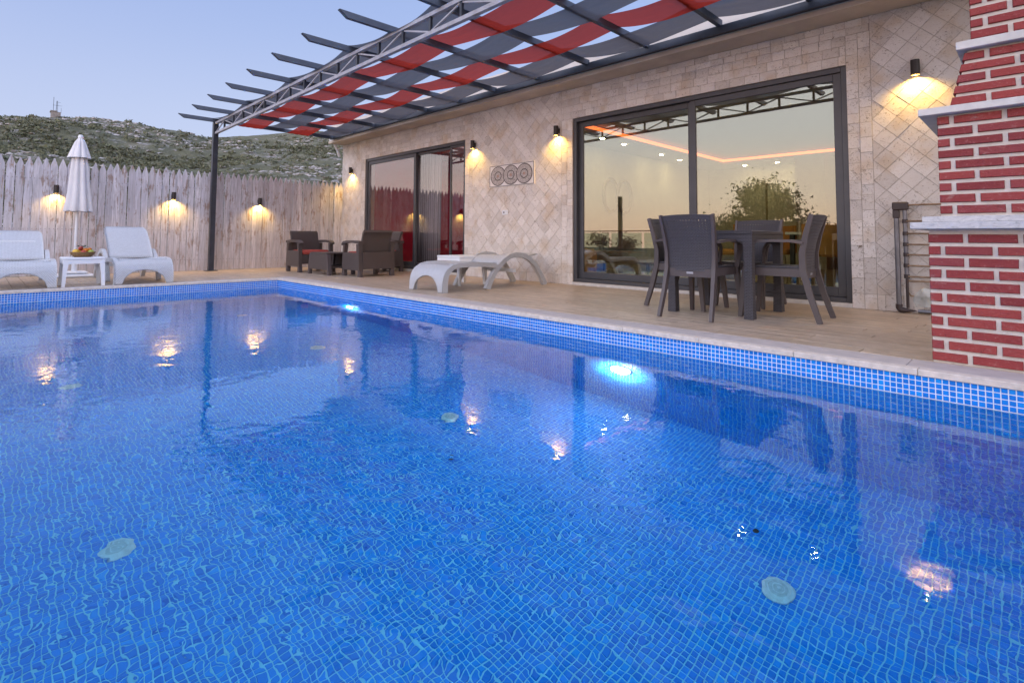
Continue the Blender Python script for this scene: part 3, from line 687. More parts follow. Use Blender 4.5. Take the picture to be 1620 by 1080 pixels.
    tag(curtain(-9.45, -9.3, YW+.45, 'red_wall', '').build('crimson_curtain', 'red_wall', smooth='all'), 'crimson curtain edge hanging behind the far sliding door', 'curtain')
house()
def interior():
    k = 0
    sp = [(-4.25, 6.78, 'leftmost of the row just behind the big window'), (-3.47, 6.78, 'second of the row just behind the big window'), (-2.70, 6.78, 'third of the row just behind the big window'), (-1.94, 6.78, 'rightmost of the row just behind the big window'), (-5.94, 8.46, 'nearest the window on the left'), (-5.98, 9.28, 'second from the window on the left'), (-6.1, 11.02, 'third from the window on the left'), (-6.2, 12.1, 'in the far left corner'), (-5.4, 14.1, 'left of the back row'), (-4.6, 14.1, 'middle of the back row'), (-3.85, 13.3 if False else 14.05, 'right of the back row, on the column')]
    for x, y, wh in sp:
        t = thing('ceiling_downlight', f'round ceiling downlight, {wh}', 'downlight', (x, y, 2.618), 0, 'ceiling downlights inside the living room')
        B().lathe([(.055, -.004), (.055, 0)], n=16).build('ring', 'plastic_white', t); B().lathe([(.042, -.008), (.042, -.0045)], n=16).build('lens', 'down_glow', t)
        ld = bpy.data.lights.new('down_lamp', 'SPOT'); ld.energy = 2.8; ld.color = (1, .90, .70); ld.spot_size = math.radians(115); ld.spot_blend = .7; ld.shadow_soft_size = .04; ob('lamp', ld, t, (0, 0, -.02))
    ld = bpy.data.lights.new('bedroom_fill_lamp', 'POINT'); ld.energy = 40; ld.color = (1, .85, .8); ld.shadow_soft_size = .1  # added fill light, kept out of view, to brighten the crimson walls
    t = thing('bedroom_fill_lamp', 'added fill lamp, out of view inside the crimson room', 'lamp', (-7.3, 8.1, 2.45)); B().lathe([(.02, .12), (.10, .10), (.12, 0)], n=16).build('shade', 'plastic_white', t, True); B().tube([(0, 0, .12), (0, 0, .25)], .006, 5).build('cord', 'black', t); ob('lamp', ld, t, (0, 0, -.14))
    s = thing('sofa', 'brown armchair with dark wooden legs seen through the big window', 'sofa', (-5.55, 8.6, .03))
    B().box((-.75, -.42, .2), (.75, .42, .42), .03).build('seat', 'sofa', s); B().box((-.75, .30, .42), (.75, .46, .82), .03).build('backrest', 'sofa', s)
    for x in (-.82, .72): B().box((x-.02, -.42, .2), (x+.12, .46, .6), .03).build('armrest', 'sofa', s)
    for x in (-.7, .7):
        for y in (-.35, .35): B().bar((x, y, .2), (x*1.05, y*1.1, 0), .05, w2=.025).build('leg', 'black', s)
    q = thing('pouf', 'round orange pouf inside the left edge of the big window', 'pouf', (-5.45, 7.15, .03)); B().lathe([(.20, .03), (.25, .08), (.265, .25), (.25, .43), (.20, .48), (.0, .49)], n=24, caps=False).build('cushion', 'orange', q, True); B().lathe([(.19, 0), (.19, .03)], n=20).build('base', 'black', q)
    l = thing('wall_ornament', 'pair of linked taupe loops hung on the inside wall', 'wall ornament', (-6.58, 9.95, 1.62))
    for dy in (-.27, .27):
        B().tube([(0, dy+.27*math.cos(a*PI/12), .36*math.sin(a*PI/12)) for a in range(25)], .035, 6).build('loop', 'taupe', l, True)
    c0 = None
    for x, y, rz, wh in ((-2.05, 8.1, .3, 'nearest the right edge of the big window'), (-2.9, 8.7, PI, 'on the far side of the inside table'), (-3.3, 7.9, 1.9, 'left of the inside table')):
        if c0 is None:
            c0 = c = thing('upholstered_chair', f'orange upholstered chair inside the house, {wh}', 'chair', (x, y, .03), rz, 'orange chairs inside')
            B().box((-.24, -.24, .42), (.24, .24, .5), .02).build('seat', 'orange', c); B().sheet([[(.26*math.sin(a), -.24*math.cos(a)-.02, z) for a in [q*.25-1.25 for q in range(11)]] for z in (.45, .65, .86)], .04).build('backrest', 'orange', c, True)
            for i in (-1, 1):
                for j in (-1, 1): B().bar((i*.19, j*.19, .42), (i*.24, j*.24, 0), .035, w2=.02).build('leg', 'taupe', c)
        else: dup(c0, (x, y, .03), rz, f'orange upholstered chair inside the house, {wh}')
    t = thing('indoor_table', 'dining table with white top inside the house', 'table', (-1.9, 9.0, .03)); B().box((-.8, -.45, .72), (.8, .45, .76), .006).build('tabletop', 'plastic_white', t)
    for i in (-1, 1):
        for j in (-1, 1): B().bar((i*.72, j*.38, 0), (i*.72, j*.38, .72), .06).build('leg', 'black', t)
interior()

# ================================================================ FENCE
XF = -11.85
def fence():
    f = thing('picket_fence', 'tall weathered whitewashed picket fence behind the loungers', 'fence'); R = random.Random(2); P = .1085
    var = []
    for k in range(7):
        w = .051+R.uniform(-.002, .0015); h = 1.97+R.uniform(-.018, .018); s = h-.125-R.uniform(0, .02); c = R.uniform(-.004, .004)
        poly = [(-w, 0), (w, 0), (w, s), (w*.78, s+.035), (c+.006, h), (c-.006, h), (-w*.78, s+.035), (-w, s)]
        var.append(B().prism(poly, 0, .02, 0).mesh('picket', 'picket'))
    n = int((6.13+2.6)/P)
    for i in range(n):
        y = 6.13-P*(i+.5); o = ob('picket', R.choice(var), f, (XF+R.uniform(-.004, .002), y, R.uniform(0, .012))); o.rotation_euler = (R.uniform(-.006, .006), R.uniform(-.006, .006), 0)
    for z in (.22, .78, 1.62): B().box((XF-.055, -2.6, z-.035), (XF-.006, 6.13, z+.035)).build('rail', 'picket', f)
    nl = B()
    for i in range(n):
        y = 6.13-P*(i+.5)
        for z in (.22, .79, 1.63):
            for dy in (-.028, .028): nl.lathe([(.005, 0), (.005, .004)], n=6) if False else nl.box((XF+.0195, y+dy-.004, z-.004), (XF+.0235, y+dy+.004, z+.004))
    o = nl.build('nail_heads', 'fitting', f); o['kind'] = 'stuff'
fence()

# ================================================================ WALL LAMPS
def lamps():
    specs = [('f', .90, 1.46, 'left of the closed parasol'), ('f', 2.62, 1.45, 'between lounger and pergola post'), ('f', 4.21, 1.43, 'right of the pergola post')]
    specs += [('w', -11.40, 2.24, 'on the house wall left of the far sliding door'), ('w', -7.04, 2.32, 'on the stone wall left of the mosaic plaque'), ('w', -5.12, 2.30, 'on the stone wall between plaque and big window'), ('w', -.76, 2.28, 'on the stone wall beside the brick chimney')]
    first = None
    for k, a, z, wh in specs:
        if k == 'f': loc = (XF+.024, a, z); rz = 0.; lb = f'black lamp glowing on the fence, {wh}'; g = 'cylinder lamps on the fence'
        else: loc = (a, YW-.003, z); rz = -PI/2; lb = f'black lamp glowing {wh}'; g = 'cylinder lamps on the house wall'
        if first is None:
            t = thing('wall_lamp', lb, 'wall lamp', loc, rz, g); first = t      # sticks out along local +X
            B().lathe([(.036, .072), (.036, -.07), (.031, -.07), (.031, -.042)], (.058, 0, 0), 24, False).build('shade', 'lamp_body', t, True)
            B().lathe([(.036, .072), (.0, .073)], (.058, 0, 0), 24, False).build('cap', 'lamp_body', t); B().box((0, -.03, -.035), (.026, .03, .035), .003).build('bracket', 'lamp_body', t)
            B().lathe([(.030, -.043), (.0, -.0435)], (.058, 0, 0), 20, False).build('bulb', 'lamp_glow', t)
        else: t = dup(first, loc, rz, lb, g)
        ld = bpy.data.lights.new('warm_lamp', 'SPOT'); ld.energy = 17 if k == 'f' else 12; ld.color = (1, .58, .11); ld.spot_size = math.radians(165); ld.spot_blend = .9; ld.shadow_soft_size = .012
        lo = ob('lamp', ld, t, (.060, 0, -.051)); lo.rotation_euler = (0, 0, 0)
lamps()

# ================================================================ PERGOLA
def off(x): return .010*(min(x, -2.5)+11.6)
RX = [-11.60+.915*i for i in range(14)]
def pergola():
    p = thing('pergola', 'dark steel pergola with truss beam and rafters over the terrace', 'pergola'); Y = 3.26
    B().box((-11.66, Y-.045, 0), (-11.57, Y+.045, 2.955)).build('post', 'steel', p); B().box((-11.72, Y-.1, 0), (-11.51, Y+.1, .012)).build('base_plate', 'steel', p)
    B().box((.22, Y-.045, 0), (.31, Y+.045, 3.0)).build('post', 'steel', p)
    xa, xb = -11.57, .5
    def seg(za, h, w, nm, mat):
        m = B(); n = 13
        for i in range(n):
            a = xa+(xb-xa)*i/n; b = xa+(xb-xa)*(i+1)/n; m.bar((a, Y, za+off(a)), (b, Y, za+off(b)), w, h)
        m.build(nm, mat, p)
    seg(2.935, .042, .05, 'top_chord', 'steel_light'); seg(2.735, .042, .05, 'bottom_chord', 'steel_light')
    x = xa; k = 0
    while x < xb-.3:
        o = off(x); B().bar((x, Y, 2.757+o), (x, Y, 2.913+o), .03).build('strut', 'steel', p)
        x2 = x+.508; o2 = off(x2)
        a, b = ((x+.02, 2.762+o), (x2-.02, 2.908+o2)) if k % 2 == 0 else ((x+.02, 2.908+o), (x2-.02, 2.762+o2))
        B().bar((a[0], Y, a[1]), (b[0], Y, b[1]), .018).build('diagonal', 'steel_light', p); x = x2; k += 1
    for i, x in enumerate(RX):
        o = off(x); z0 = 2.957+o; z1 = z0+.07; w = .026
        m = B().prism([(2.60, z1), (5.765, z1), (5.765, z0), (2.70, z0)], x-w, x+w, 0); m.build('rafter', 'rafter', p)
    m = B().box((-11.75, 5.735, 2.965), (2.2, 5.795, 3.055)); m.build('wall_beam', 'steel', p)
    B().box((-11.66, 3.29, 2.80), (-11.6, 5.73, 2.86)).build('end_beam', 'steel', p) if False else None
pergola()
def cloths():
    rows = [(3.20, 3.65, 'grey_cloth', 1, 'grey shade cloth strip lying right behind the truss beam'), (3.69, 4.14, 'red_cloth', 0, 'red shade cloth strip nearer the truss, between two grey strips'),
            (4.17, 4.62, 'grey_cloth', 1, 'grey shade cloth strip between the two red strips of the pergola'), (4.66, 5.13, 'red_cloth', 0, 'red shade cloth strip nearer the house wall'), (5.17, 5.66, 'grey_cloth', 1, 'grey shade cloth strip hung next to the house wall')]
    R = random.Random(4)
    for y0, y1, mat, ph, lb in rows:
        pts = []; nseg = 14; xs = []
        for i in range(len(RX)-1):
            for k in range(nseg): xs.append((i, k/nseg))
        xs.append((len(RX)-2, 1.)); grid = []
        sags = [R.uniform(.015, .05) for _ in RX]; jit = [R.uniform(-.012, .012) for _ in range(len(RX)+1)]; nar = [R.uniform(.0, .028) for _ in RX]
        for i, t in xs:
            x = RX[i]+(RX[i+1]-RX[i])*t; o = off(x)
            def lev(j): return 3.036 if (j+ph) % 2 else 2.948
            za, zb = lev(i), lev(i+1); s = t*t*(3-2*t); z = za+(zb-za)*(t if True else s)-sags[i]*4*t*(1-t)*(.8)+o
            if i == 0 and t < .2 or False: pass
            yc = jit[i]*(1-t)+jit[i+1]*t; pinch = nar[i]*math.sin(PI*t)
            row = []
            for c in range(15):
                u = c/14; y = y0+pinch+(y1-y0-2*pinch)*u+yc; row.append((x, y, z-.018*math.sin(PI*u)*math.sin(PI*t)+.010*mnoise.noise(Vector((x*.9, u*7+y0*9, 2.)))+.004*mnoise.noise(Vector((x*2.5, u*16+y0*9, 7.)))))
            grid.append(row)
        tag(B().sheet(grid).build('shade_cloth', mat, smooth='all'), lb, 'shade cloth', 'red strips of shade cloth' if mat == 'red_cloth' else 'grey strips of shade cloth')
cloths()

# ================================================================ CHIMNEY / BARBECUE
def chimney():
    c = thing('brick_chimney', 'red brick barbecue chimney with white joints and grey marble shelves', 'chimney'); Yf = 3.78; XR = .5; R = random.Random(6)
    def core(xl, z0, z1, xl2=None, d=.75):
        xl2 = xl if xl2 is None else xl2
        B().add([(xl+.004, Yf+.006, z0), (XR, Yf+.006, z0), (XR, Yf+d, z0), (xl+.004, Yf+d, z0), (xl2+.004, Yf+.006, z1), (XR, Yf+.006, z1), (XR, Yf+d, z1), (xl2+.004, Yf+d, z1)],
                [(0, 3, 2, 1), (4, 5, 6, 7), (0, 1, 5, 4), (1, 2, 6, 5), (2, 3, 7, 6), (3, 0, 4, 7)]).build('mortar', 'grout_white', c)
    def brick(a, b, z0, z1, depth=.1, y=Yf, sk=0.):
        m = B(); n = 5; j = lambda s=.0012: R.uniform(-s, s)
        a0, a1 = a, a+sk
        vs = [(a0, y, z0+j()), (b+j(), y, z0+j()), (b+j(), y, z1+j()), (a1, y, z1+j())]; vb = [(v[0], y+depth, v[2]) for v in vs]; e = .003
        cx = (a+b)/2; cz = (z0+z1)/2
        fr = [(v[0]+(e if v[0] < cx else -e), y-.006-R.uniform(0, .002), v[2]+(e if v[2] < cz else -e)) for v in vs]
        m.add(vs+vb+fr, [(8, 9, 10, 11), (0, 1, 9, 8), (1, 2, 10, 9), (2, 3, 11, 10), (3, 0, 8, 11), (0, 3, 7, 4), (4, 5, 1, 0), (5, 6, 2, 1), (3, 2, 6, 7)])
        m.build('brick', 'brick', c)
    def courses(xl, z0, z1, n, xl2=None, first=0, bh=.045):
        p = (z1-z0)/n
        for k in range(n):
            t = k/n; xa = xl+((xl2 if xl2 is not None else xl)-xl)*t; sk = ((xl2-xl)*bh/(z1-z0)) if xl2 is not None else 0
            a = xa; st = (.15 if (k+first) % 2 else .052)+(0 if xl2 is None else (xa-xl)*-1)
            if st < .05: st += .215
            zb = z0+k*p+(p-bh)/2+R.uniform(-.001, .001); x = a; ln = st
            while x < XR:
                brick(x, min(x+ln, XR), zb, zb+bh, sk=sk if x == a else 0); x += ln+.021; ln = .195
    core(-.44, 0, .735); courses(-.44, .0, .715, 11, first=1)
    B().box((-.512, Yf-.07, .735), (XR, Yf+.78, .773), .003).build('shelf', 'marble', c); B().box((-.462, Yf-.03, .7735), (XR, Yf+.78, .805), .003).build('shelf', 'marble', c)
    core(-.382, .8055, 1.37); courses(-.382, .812, 1.37, 9, first=0, bh=.043)
    B().box((-.46, Yf-.06, 1.371), (XR, Yf+.78, 1.41), .003).build('shelf', 'white_stone', c)
    core(-.315, 1.4105, 1.71, -.245); courses(-.322, 1.412, 1.708, 5, -.25, first=1, bh=.042)
    B().box((-.285, Yf-.05, 1.711), (XR, Yf+.78, 1.755), .003).build('shelf', 'white_stone', c)
    core(-.225, 1.7555, 3.4); courses(-.225, 1.76, 3.4, 26, first=1, bh=.043)
chimney()

# ================================================================ PIPES, BAG, PLAQUE, SOCKET
def wall_things():
    p = thing('pipe_rack', 'grey upright pipe with ten thin copper pipes branching off beside the chimney', 'pipes'); y = YW-.07
    B().tube([(-.94, y, .07), (-.94, y, 1.0)], .021, 12).build('riser', 'pipe', p, True); B().tube([(-.875, y, .33), (-.875, y, .98)], .017, 10).build('manifold', 'pipe', p, True)
    B().tube([(-.94, y, .08), (-.94, y, .045), (-.93, y, .03), (-.91, y, .027), (-.80, y, .027)], .027, 10).build('elbow', 'fitting', p, True); B().tube([(-.80, y, .027), (.3, y, .027)], .017, 8).build('drain_pipe', 'pipe', p, True)
    m = B(); m.box((-.968, y-.03, .955), (-.845, y+.03, 1.03), .008); m.box((-.965, y-.028, .88), (-.915, y+.028, .957), .006); m.build('top_fitting', 'fitting', p)
    for i, z in enumerate((1.0, .85, .735, .635, .54, .44, .34, .30, .235, .10+.04)):
        if i == 8: B().tube([(-.875, y, .26), (-.872, y, .20), (-.85, y, .165), (-.80, y, .155), (.3, y, .15)], .0075, 8).build('copper_pipe', 'copper', p, True)
        else: B().tube([(-.87 if i < 9 else -.78, y-.01, z), (.3, y-.01, z-.004)], .0085, 8).build('copper_pipe', 'copper', p, True)
        if i < 7: B().tube([(-.875, y, z-.018), (-.875, y, z+.018)], .022, 10).build('union', 'fitting', p, True)
    B().tube([(-.872, y-.012, .33), (-.872, y-.012, .05+.0)], .012, 8).build('cap_pipe', 'fitting', p, True)
    R = random.Random(5); rows = []
    for i in range(9):
        t = i/8; w = .03+.14*math.sin(min(1, t*1.3)*PI*.55); rows.append([(-.76+.05*t+(u/8-.5)*w*1.2, y-.03-.035*math.sin(u/8*PI)+R.uniform(-.008, .008), .235-.16*t+R.uniform(-.008, .008)+.03*(u/8-.5)) for u in range(9)])
    tag(B().sheet(rows).build('plastic_bag', 'bag', smooth='all'), 'crumpled clear plastic bag hanging from the pipes by the chimney', 'plastic bag')
    q = thing('mosaic_plaque', 'white stone plaque with three interlaced mosaic rings on the house wall', 'plaque'); x0, x1, z0, z1 = -6.64, -5.60, 1.53, 1.90; yy = YW-.016
    B().box((x0, yy, z0), (x1, YW+.006, z1), .003).build('slab', 'plaque', q)
    bd = B()
    for a, b in (((x0+.008, z0+.008), (x1-.008, z0+.016)), ((x0+.008, z1-.016), (x1-.008, z1-.008)), ((x0+.008, z0+.0165), (x0+.016, z1-.0165)), ((x1-.016, z0+.0165), (x1-.008, z1-.0165))): bd.box((a[0], yy-.002, a[1]), (b[0], yy+.002, b[1]))
    bd.build('border', 'black', q); zc = (z0+z1)/2
    def ring(cx, r0, r1, yo, mat, nm, a0=0, a1=2*PI, n=40):
        m = B(); vs = []
        for i in range(n+1):
            a = a0+(a1-a0)*i/n
            for r, d in ((r0, 0), (r0, .003), (r1, .003), (r1, 0)): vs.append((cx+r*math.cos(a), yy-yo-d, zc+r*.92*math.sin(a)))
        fs = []
        for i in range(n):
            for k in range(3): fs.append((4*i+k, 4*i+k+1, 4*i+5+k, 4*i+4+k))
        m.add(vs, fs).build(nm, mat, q)
    dx = .305
    for k in range(3):
        cx = -6.12+(k-1)*dx; o = .001+.0015*k
        ring(cx, .085, .165, o, 'chips', 'ring_band'); ring(cx, .165, .178, o+.0003, 'chips_dark', 'ring_outline'); ring(cx, .070, .085, o+.0003, 'chips_dark', 'ring_outline')
        ring(cx, .028, .070, o+.0001, 'chips', 'ring_centre'); ring(cx, .0, .028, o+.0002, 'chips_rose', 'ring_heart')
    s = thing('wall_socket', 'small white power socket low on the stone wall under the plaque', 'socket', (-6.25, YW-.004, 1.1))
    B().box((-.075, -.012, -.04), (.06, 0, .04), .003).build('plate', 'plastic_white', s); B().lathe([(.014, 0), (.014, .002)], n=16).build('outlet', 'black', s, loc=(-.03, -.0125, 0)).rotation_euler = (PI/2, 0, 0)
wall_things()

# ================================================================ PARASOL
def parasol():
    t = thing('closed_parasol', 'closed off-white parasol standing between the two loungers by the fence', 'parasol', (-11.2, 1.13, 0))
    B().box((-.24, -.24, .0), (.24, .24, .055), .02).build('base', 'plastic_white', t); B().box((-.17, -.17, .056), (.17, .17, .10), .03).build('base_weight', 'plastic_white', t); B().lathe([(.04, .09), (.035, .3), (.026, .31)], n=16).build('socket', 'plastic_white', t, True)
    B().tube([(0, 0, .1), (.005, .0, 2.28)], .021, 12).build('pole', 'plastic_white', t, True); B().lathe([(.01, 2.27), (.035, 2.29), (.038, 2.31), (.025, 2.34), (.0, 2.345)], n=14, caps=False).build('finial', 'plastic_white', t, True)
    def folds(prof, n=96, folds_=8, amp=.28, ph=0, seed=0):
        rows = []; R = random.Random(seed); pa = [R.uniform(.6, 1.3) for _ in range(folds_)]
        for r, z, dx in prof:
            row = []
            for j in range(n+1):
                a = 2*PI*(j % n)/n; f = int((j % n)*folds_/n); w = abs(math.sin(a*folds_/2+ph)); k = 1-amp*pa[f]*(1-w)**1.5-.04*math.sin(a*3+z*2)
                sg = .03*(w)*(r/.2) if z < 1.2 else 0
                row.append((r*k*math.cos(a), r*k*math.sin(a)+dx, z-sg*.6))
            rows.append(row)
        return B().sheet(rows)
    folds([(.03, 2.29, 0), (.075, 2.22, 0), (.115, 2.10, 0), (.150, 1.99, 0), (.162, 1.955, 0)], amp=.2, seed=2).build('top_flap', 'parasol', t, 'all')
    folds([(.06, 2.12, 0), (.10, 2.0, 0), (.125, 1.8, .01), (.14, 1.6, .012), (.155, 1.4, .018), (.18, 1.22, .02), (.205, 1.10, .022), (.20, 1.085, .022)], amp=.45, ph=.4, seed=5).build('canopy', 'parasol', t, 'all')
    B().tube([(.0+.14*math.cos(a*PI/8), .012+.14*math.sin(a*PI/8), 1.5) for a in range(17)], .006, 5).build('strap', 'parasol', t) if False else None
parasol()

# ================================================================ LOUNGERS  (local: foot end at y=0, head towards +Y, width along X)
def lounger_parts(t, back_deg):
    W = .35; mat = 'rattan_white'
    fp = [(0., -.005), (.13, .0), (.21, .02), (.28, .065), (.33, .15), (.36, .27)]
    def y_of(z):
        for (a, ya), (b, yb) in zip(fp, fp[1:]):
            if a <= z <= b: return ya+(yb-ya)*(z-a)/(b-a)
        return fp[-1][1]
    rows = []; nU = 32
    for k in range(13):
        row = []; tt = k/12
        for j in range(nU+1):
            u = -1+2*j/nU; q = min(1, abs(u)/.74); zb = .20*math.sqrt(max(0, 1-q*q)) if q < 1 else 0
            z = zb+(.345-zb)*tt; row.append((u*W, y_of(z), z))
        rows.append(row)
    B().sheet(rows[::-1], .02).build('foot_panel', mat, t, 'all')
    top = [(.20, .352), (.28, .362), (.45, .362), (.70, .352), (.93, .340), (.99, .345)]
    B().sheet([[(u*(W-.055), y, z-.02*(1-u*u)) for u in [j/8-1 for j in range(17)]] for y, z in top[::-1]], .02).build('seat', mat, t, 'all')
    arc = [(.75, .0), (.80, .10), (.87, .20), (.95, .285), (1.05, .365), (1.17, .425), (1.30, .446), (1.43, .435), (1.57, .385), (1.69, .29), (1.79, .17), (1.86, .07), (1.90, .0)]
    rail = [(.045, .0), (.05, .13), (.07, .21), (.105, .265), (.17, .31), (.27, .33), (.45, .335), (.70, .328), (.88, .305), (.96, .275)]
    for sx in (-1, 1):
        x = sx*(W-.03)
        B().path([(x, a, b) for a, b in arc], .055, .075, ws=[1.05, 1, .95, .92, .9, .88, .86, .86, .88, .9, .95, 1, 1.05]).build('rear_arch', mat, t, 'y')
        B().path([(x, a, b) for a, b in rail], .055, .06, ws=[1.2, 1.1, 1, 1, 1, 1, 1, 1, 1, .9]).build('side_rail', mat, t, 'y')
    B().box((-W+.06, 1.28, .20), (W-.06, 1.33, .25)).build('cross_bar', 'plastic_white', t)
    a = math.radians(back_deg); rows = []
    for k in range(13):
        s = .80*k/12; bend = .05*math.sin(PI*min(1, s/.5)) if back_deg < 20 else .03*math.sin(PI*s/.8)
        y = .985+s*math.cos(a)-bend*math.sin(a); z = .345+s*math.sin(a)+bend*math.cos(a)+(0 if back_deg > 20 else .02*math.sin(PI*min(1, s/.3)))
        cr = .035*max(0, (k-10)/2)**2; rows.append([(u*(W-.065-(cr if back_deg > 20 else 0)), y, z-.012*(1-u*u)*0) for u in [j/8-1 for j in range(17)]])
    B().sheet(rows[::-1], .025).build('backrest', mat, t, 'all')
    B().bar((0, 1.45 if back_deg < 20 else 1.35, .30), (0, 1.5 if back_deg < 20 else 1.35, .42 if back_deg < 20 else .6), .4, .02).build('back_support', 'plastic_white', t) if back_deg > 20 else None
g = 'white rattan sun loungers'
t = thing('sun_lounger', 'white woven lounger lying flat with arched legs in front of the stone wall', 'sun lounger', (-5.49, 3.99, 0), 0, g); lounger_parts(t, 8)
t = thing('sun_lounger', 'white lounger with raised back between parasol and pergola post', 'sun lounger', (-9.0, 1.69, 0), PI/2, g); lounger_parts(t, 37)
t = thing('sun_lounger', 'white lounger with raised back cut off by the left edge of the photo', 'sun lounger', (-9.0, .39, 0), PI/2, g); lounger_parts(t, 30)
def side_table(loc, rz, lb, h=.40, w=.24):
    t = thing('side_table', lb, 'side table', loc, rz, 'low white plastic tables')
    B().box((-w, -w, h-.03), (w, w, h), .008).build('tabletop', 'plastic_white', t)
    ap = B()
    for s in (-1, 1): ap.box((-w+.01, s*(w-.012)-.008, h-.085), (w-.01, s*(w-.012)+.008, h-.031)); ap.box((s*(w-.012)-.008, -w+.022, h-.085), (s*(w-.012)+.008, w-.022, h-.031))
    ap.build('apron', 'plastic_white', t)
    for i in (-1, 1):
        for j in (-1, 1):
            a = w-.035; m = B().path([(i*(a+.02), j*(a+.02), 0), (i*(a+.012), j*(a+.012), h*.45), (i*a, j*a, h*.8), (i*(a-.012), j*(a-.012), h-.031)], .075, .06, upv=(1, 0, 0), ws=[.62, .72, .9, 1.15]); m.build('leg', 'plastic_white', t, 'y')
    return t
side_table((-9.30, 1.02, 0), 0, 'low white table carrying the fruit basket between the two loungers', .385, .225)
side_table((-6.02, 5.02, 0), 0, 'low white table half hidden behind the flat lounger', .42, .26)
def basket():
    c = (-9.30, 1.02, .386); t = thing('fruit_basket', 'shallow brown wicker basket full of fruit on the low white table', 'basket', c)
    m = B().lathe([(.09, .0), (.115, .03), (.135, .062), (.128, .062), (.108, .03), (.085, .01), (.0, .01)], n=28, caps=False); m.build('bowl', 'wicker', t, True)
    for z, r in ((.012, .103), (.03, .12), (.047, .131), (.062, .137)): B().tube([(r*math.cos(a*PI/14), r*math.sin(a*PI/14), z+.003*(a % 2)) for a in range(29)], .007, 6).build('wicker_coil', 'wicker', t, True)
    B().tube([(0, -.13, .06), (0, -.10, .12), (0, -.04, .155), (0, .04, .155), (0, .10, .12), (0, .13, .06)], .006, 6).build('handle', 'wicker', t, True) if False else None
    sp = [(.02, -.075, .07, .042, 'fruit_yellow', 'large yellow fruit at the left of the basket'), (.07, .0, .06, .036, 'fruit_red', 'red fruit at the front of the basket'), (.0, .03, .09, .036, 'fruit_orange', 'orange fruit in the middle of the basket'),
          (.03, .085, .065, .036, 'fruit_green', 'green fruit at the right of the basket'), (-.06, .0, .075, .038, 'fruit_yellow', 'yellow fruit at the back of the basket'), (-.02, -.02, .115, .03, 'fruit_red', 'small red fruit on top of the pile'), (-.03, .075, .10, .028, 'fruit_orange', 'small orange fruit on the right of the pile')]
    for x, y, z, r, m_, lb in sp:
        f = thing('fruit', lb, 'fruit', (c[0]+x, c[1]+y, c[2]+z), 0, 'fruit in the wicker basket')
        B().lathe([(0, -r), (r*.55, -r*.85), (r*.9, -r*.4), (r, .05*r), (r*.85, r*.5), (r*.45, r*.86), (.08*r, r*.84), (0, r*.78)], n=16, caps=False).build('flesh', m_, f, 'all'); B().tube([(0, 0, r*.75), (r*.1, 0, r*1.05)], .003, 5).build('stem', 'bark', f)
    g = B(); R = random.Random(2)
    for k in range(14):
        a = R.uniform(0, 6.28); r = R.uniform(.02, .08); z = .12+R.uniform(0, .03); d = Vector((math.cos(a), math.sin(a), R.uniform(-.2, .5)))*.035; s = Vector((-math.sin(a), math.cos(a), 0))*.012; p = Vector((c[0]+r*math.cos(a)*.5, c[1]+r*math.sin(a), c[2]+z))
        g.add([p-s, p+s, p+s+d, p-s+d], [(0, 1, 2, 3)])
    tag(g.build('leafy_sprig', 'leaf'), 'small dark leafy sprig on top of the fruit', 'leaves')
basket()

# ================================================================ DINING SET
def dining_chair(lb, loc, rz):
    """faces local +Y"""
    t = thing('dining_chair', lb, 'chair', loc, rz, 'dark woven chairs round the outdoor table'); m_ = 'rattan'
    # backrest: curved woven shell with small gaps
    def pos(u, v):            # u across -1..1, v up 0..1
        z = .40+.475*v; w = (.195+.030*v)*u; y = -.205-.085*v**1.6-.035*(1-u*u)*(.4+.6*v)+.02*math.sin(v*PI); return (w, y, z+.008*(1-u*u)*(v > .9))
    cu = [0.]; cv = [0.]
    for k in range(17): cu += [cu[-1]+1.0, cu[-1]+1.34]
    for k in range(20): cv += [cv[-1]+1.0, cv[-1]+1.34]
    cu = [c/cu[-2] for c in cu[:-1]]; cv = [c/cv[-2] for c in cv[:-1]]; nu = len(cu); nv = len(cv)
    B().sheet([[pos(2*u-1, v) for u in cu] for v in cv], .010, lambda i, j: i % 2 == 1 and j % 2 == 1 and 2 < j < nu-4 and 2 < i < nv-4).build('backrest', m_, t)
    for s in (-1, 1):
        B().path([(s*.232, -.335, 0), (s*.220, -.265, .22), (s*.213, -.215, .42), (s*.215, -.212, .56), (s*.225, -.245, .72), (s*.235, -.292, .88)], .030, .045, ws=[.9, 1, 1.12, 1, .9, .75]).build('rear_leg', 'plastic_dark', t, 'y')
        B().path([(s*.232, .285, 0), (s*.222, .262, .22), (s*.212, .235, .43)], .036, .042, ws=[.8, 1, 1.2]).build('front_leg', 'plastic_dark', t, 'y')
        B().path([(s*.232, -.225, .645), (s*.262, -.14, .662), (s*.270, .0, .664), (s*.268, .13, .660), (s*.262, .195, .64), (s*.252, .225, .59), (s*.240, .225, .52), (s*.225, .215, .43)], .045, .022, ws=[.8, 1, 1, 1, 1, .9, .85, .9]).build('armrest', 'plastic_dark', t, 'y')
    m = B(); m.sheet([[(u*(.205), y, .435-.010*(1-u*u)) for u in [j/6-1 for j in range(13)]] for y in (-.20, -.1, 0, .1, .19, .235)], .014); m.build('seat', m_, t)
    ap = B()
    for s in (-1, 1): ap.box((s*.205-.012, -.21, .365), (s*.205+.012, .24, .432))
    ap.box((-.192, .222, .365), (.192, .246, .430)); ap.box((-.192, -.222, .35), (.192, -.198, .42)); ap.build('seat_apron', 'plastic_dark', t)
    B().box((-.03, -.2285, .375), (.03, -.2225, .395), .002).build('maker_badge', 'steel_light', t)
    return t
ch = dining_chair('dark woven armchair with its back to the pool, left of the outdoor table', (-2.13, 4.54, 0), 0.0)
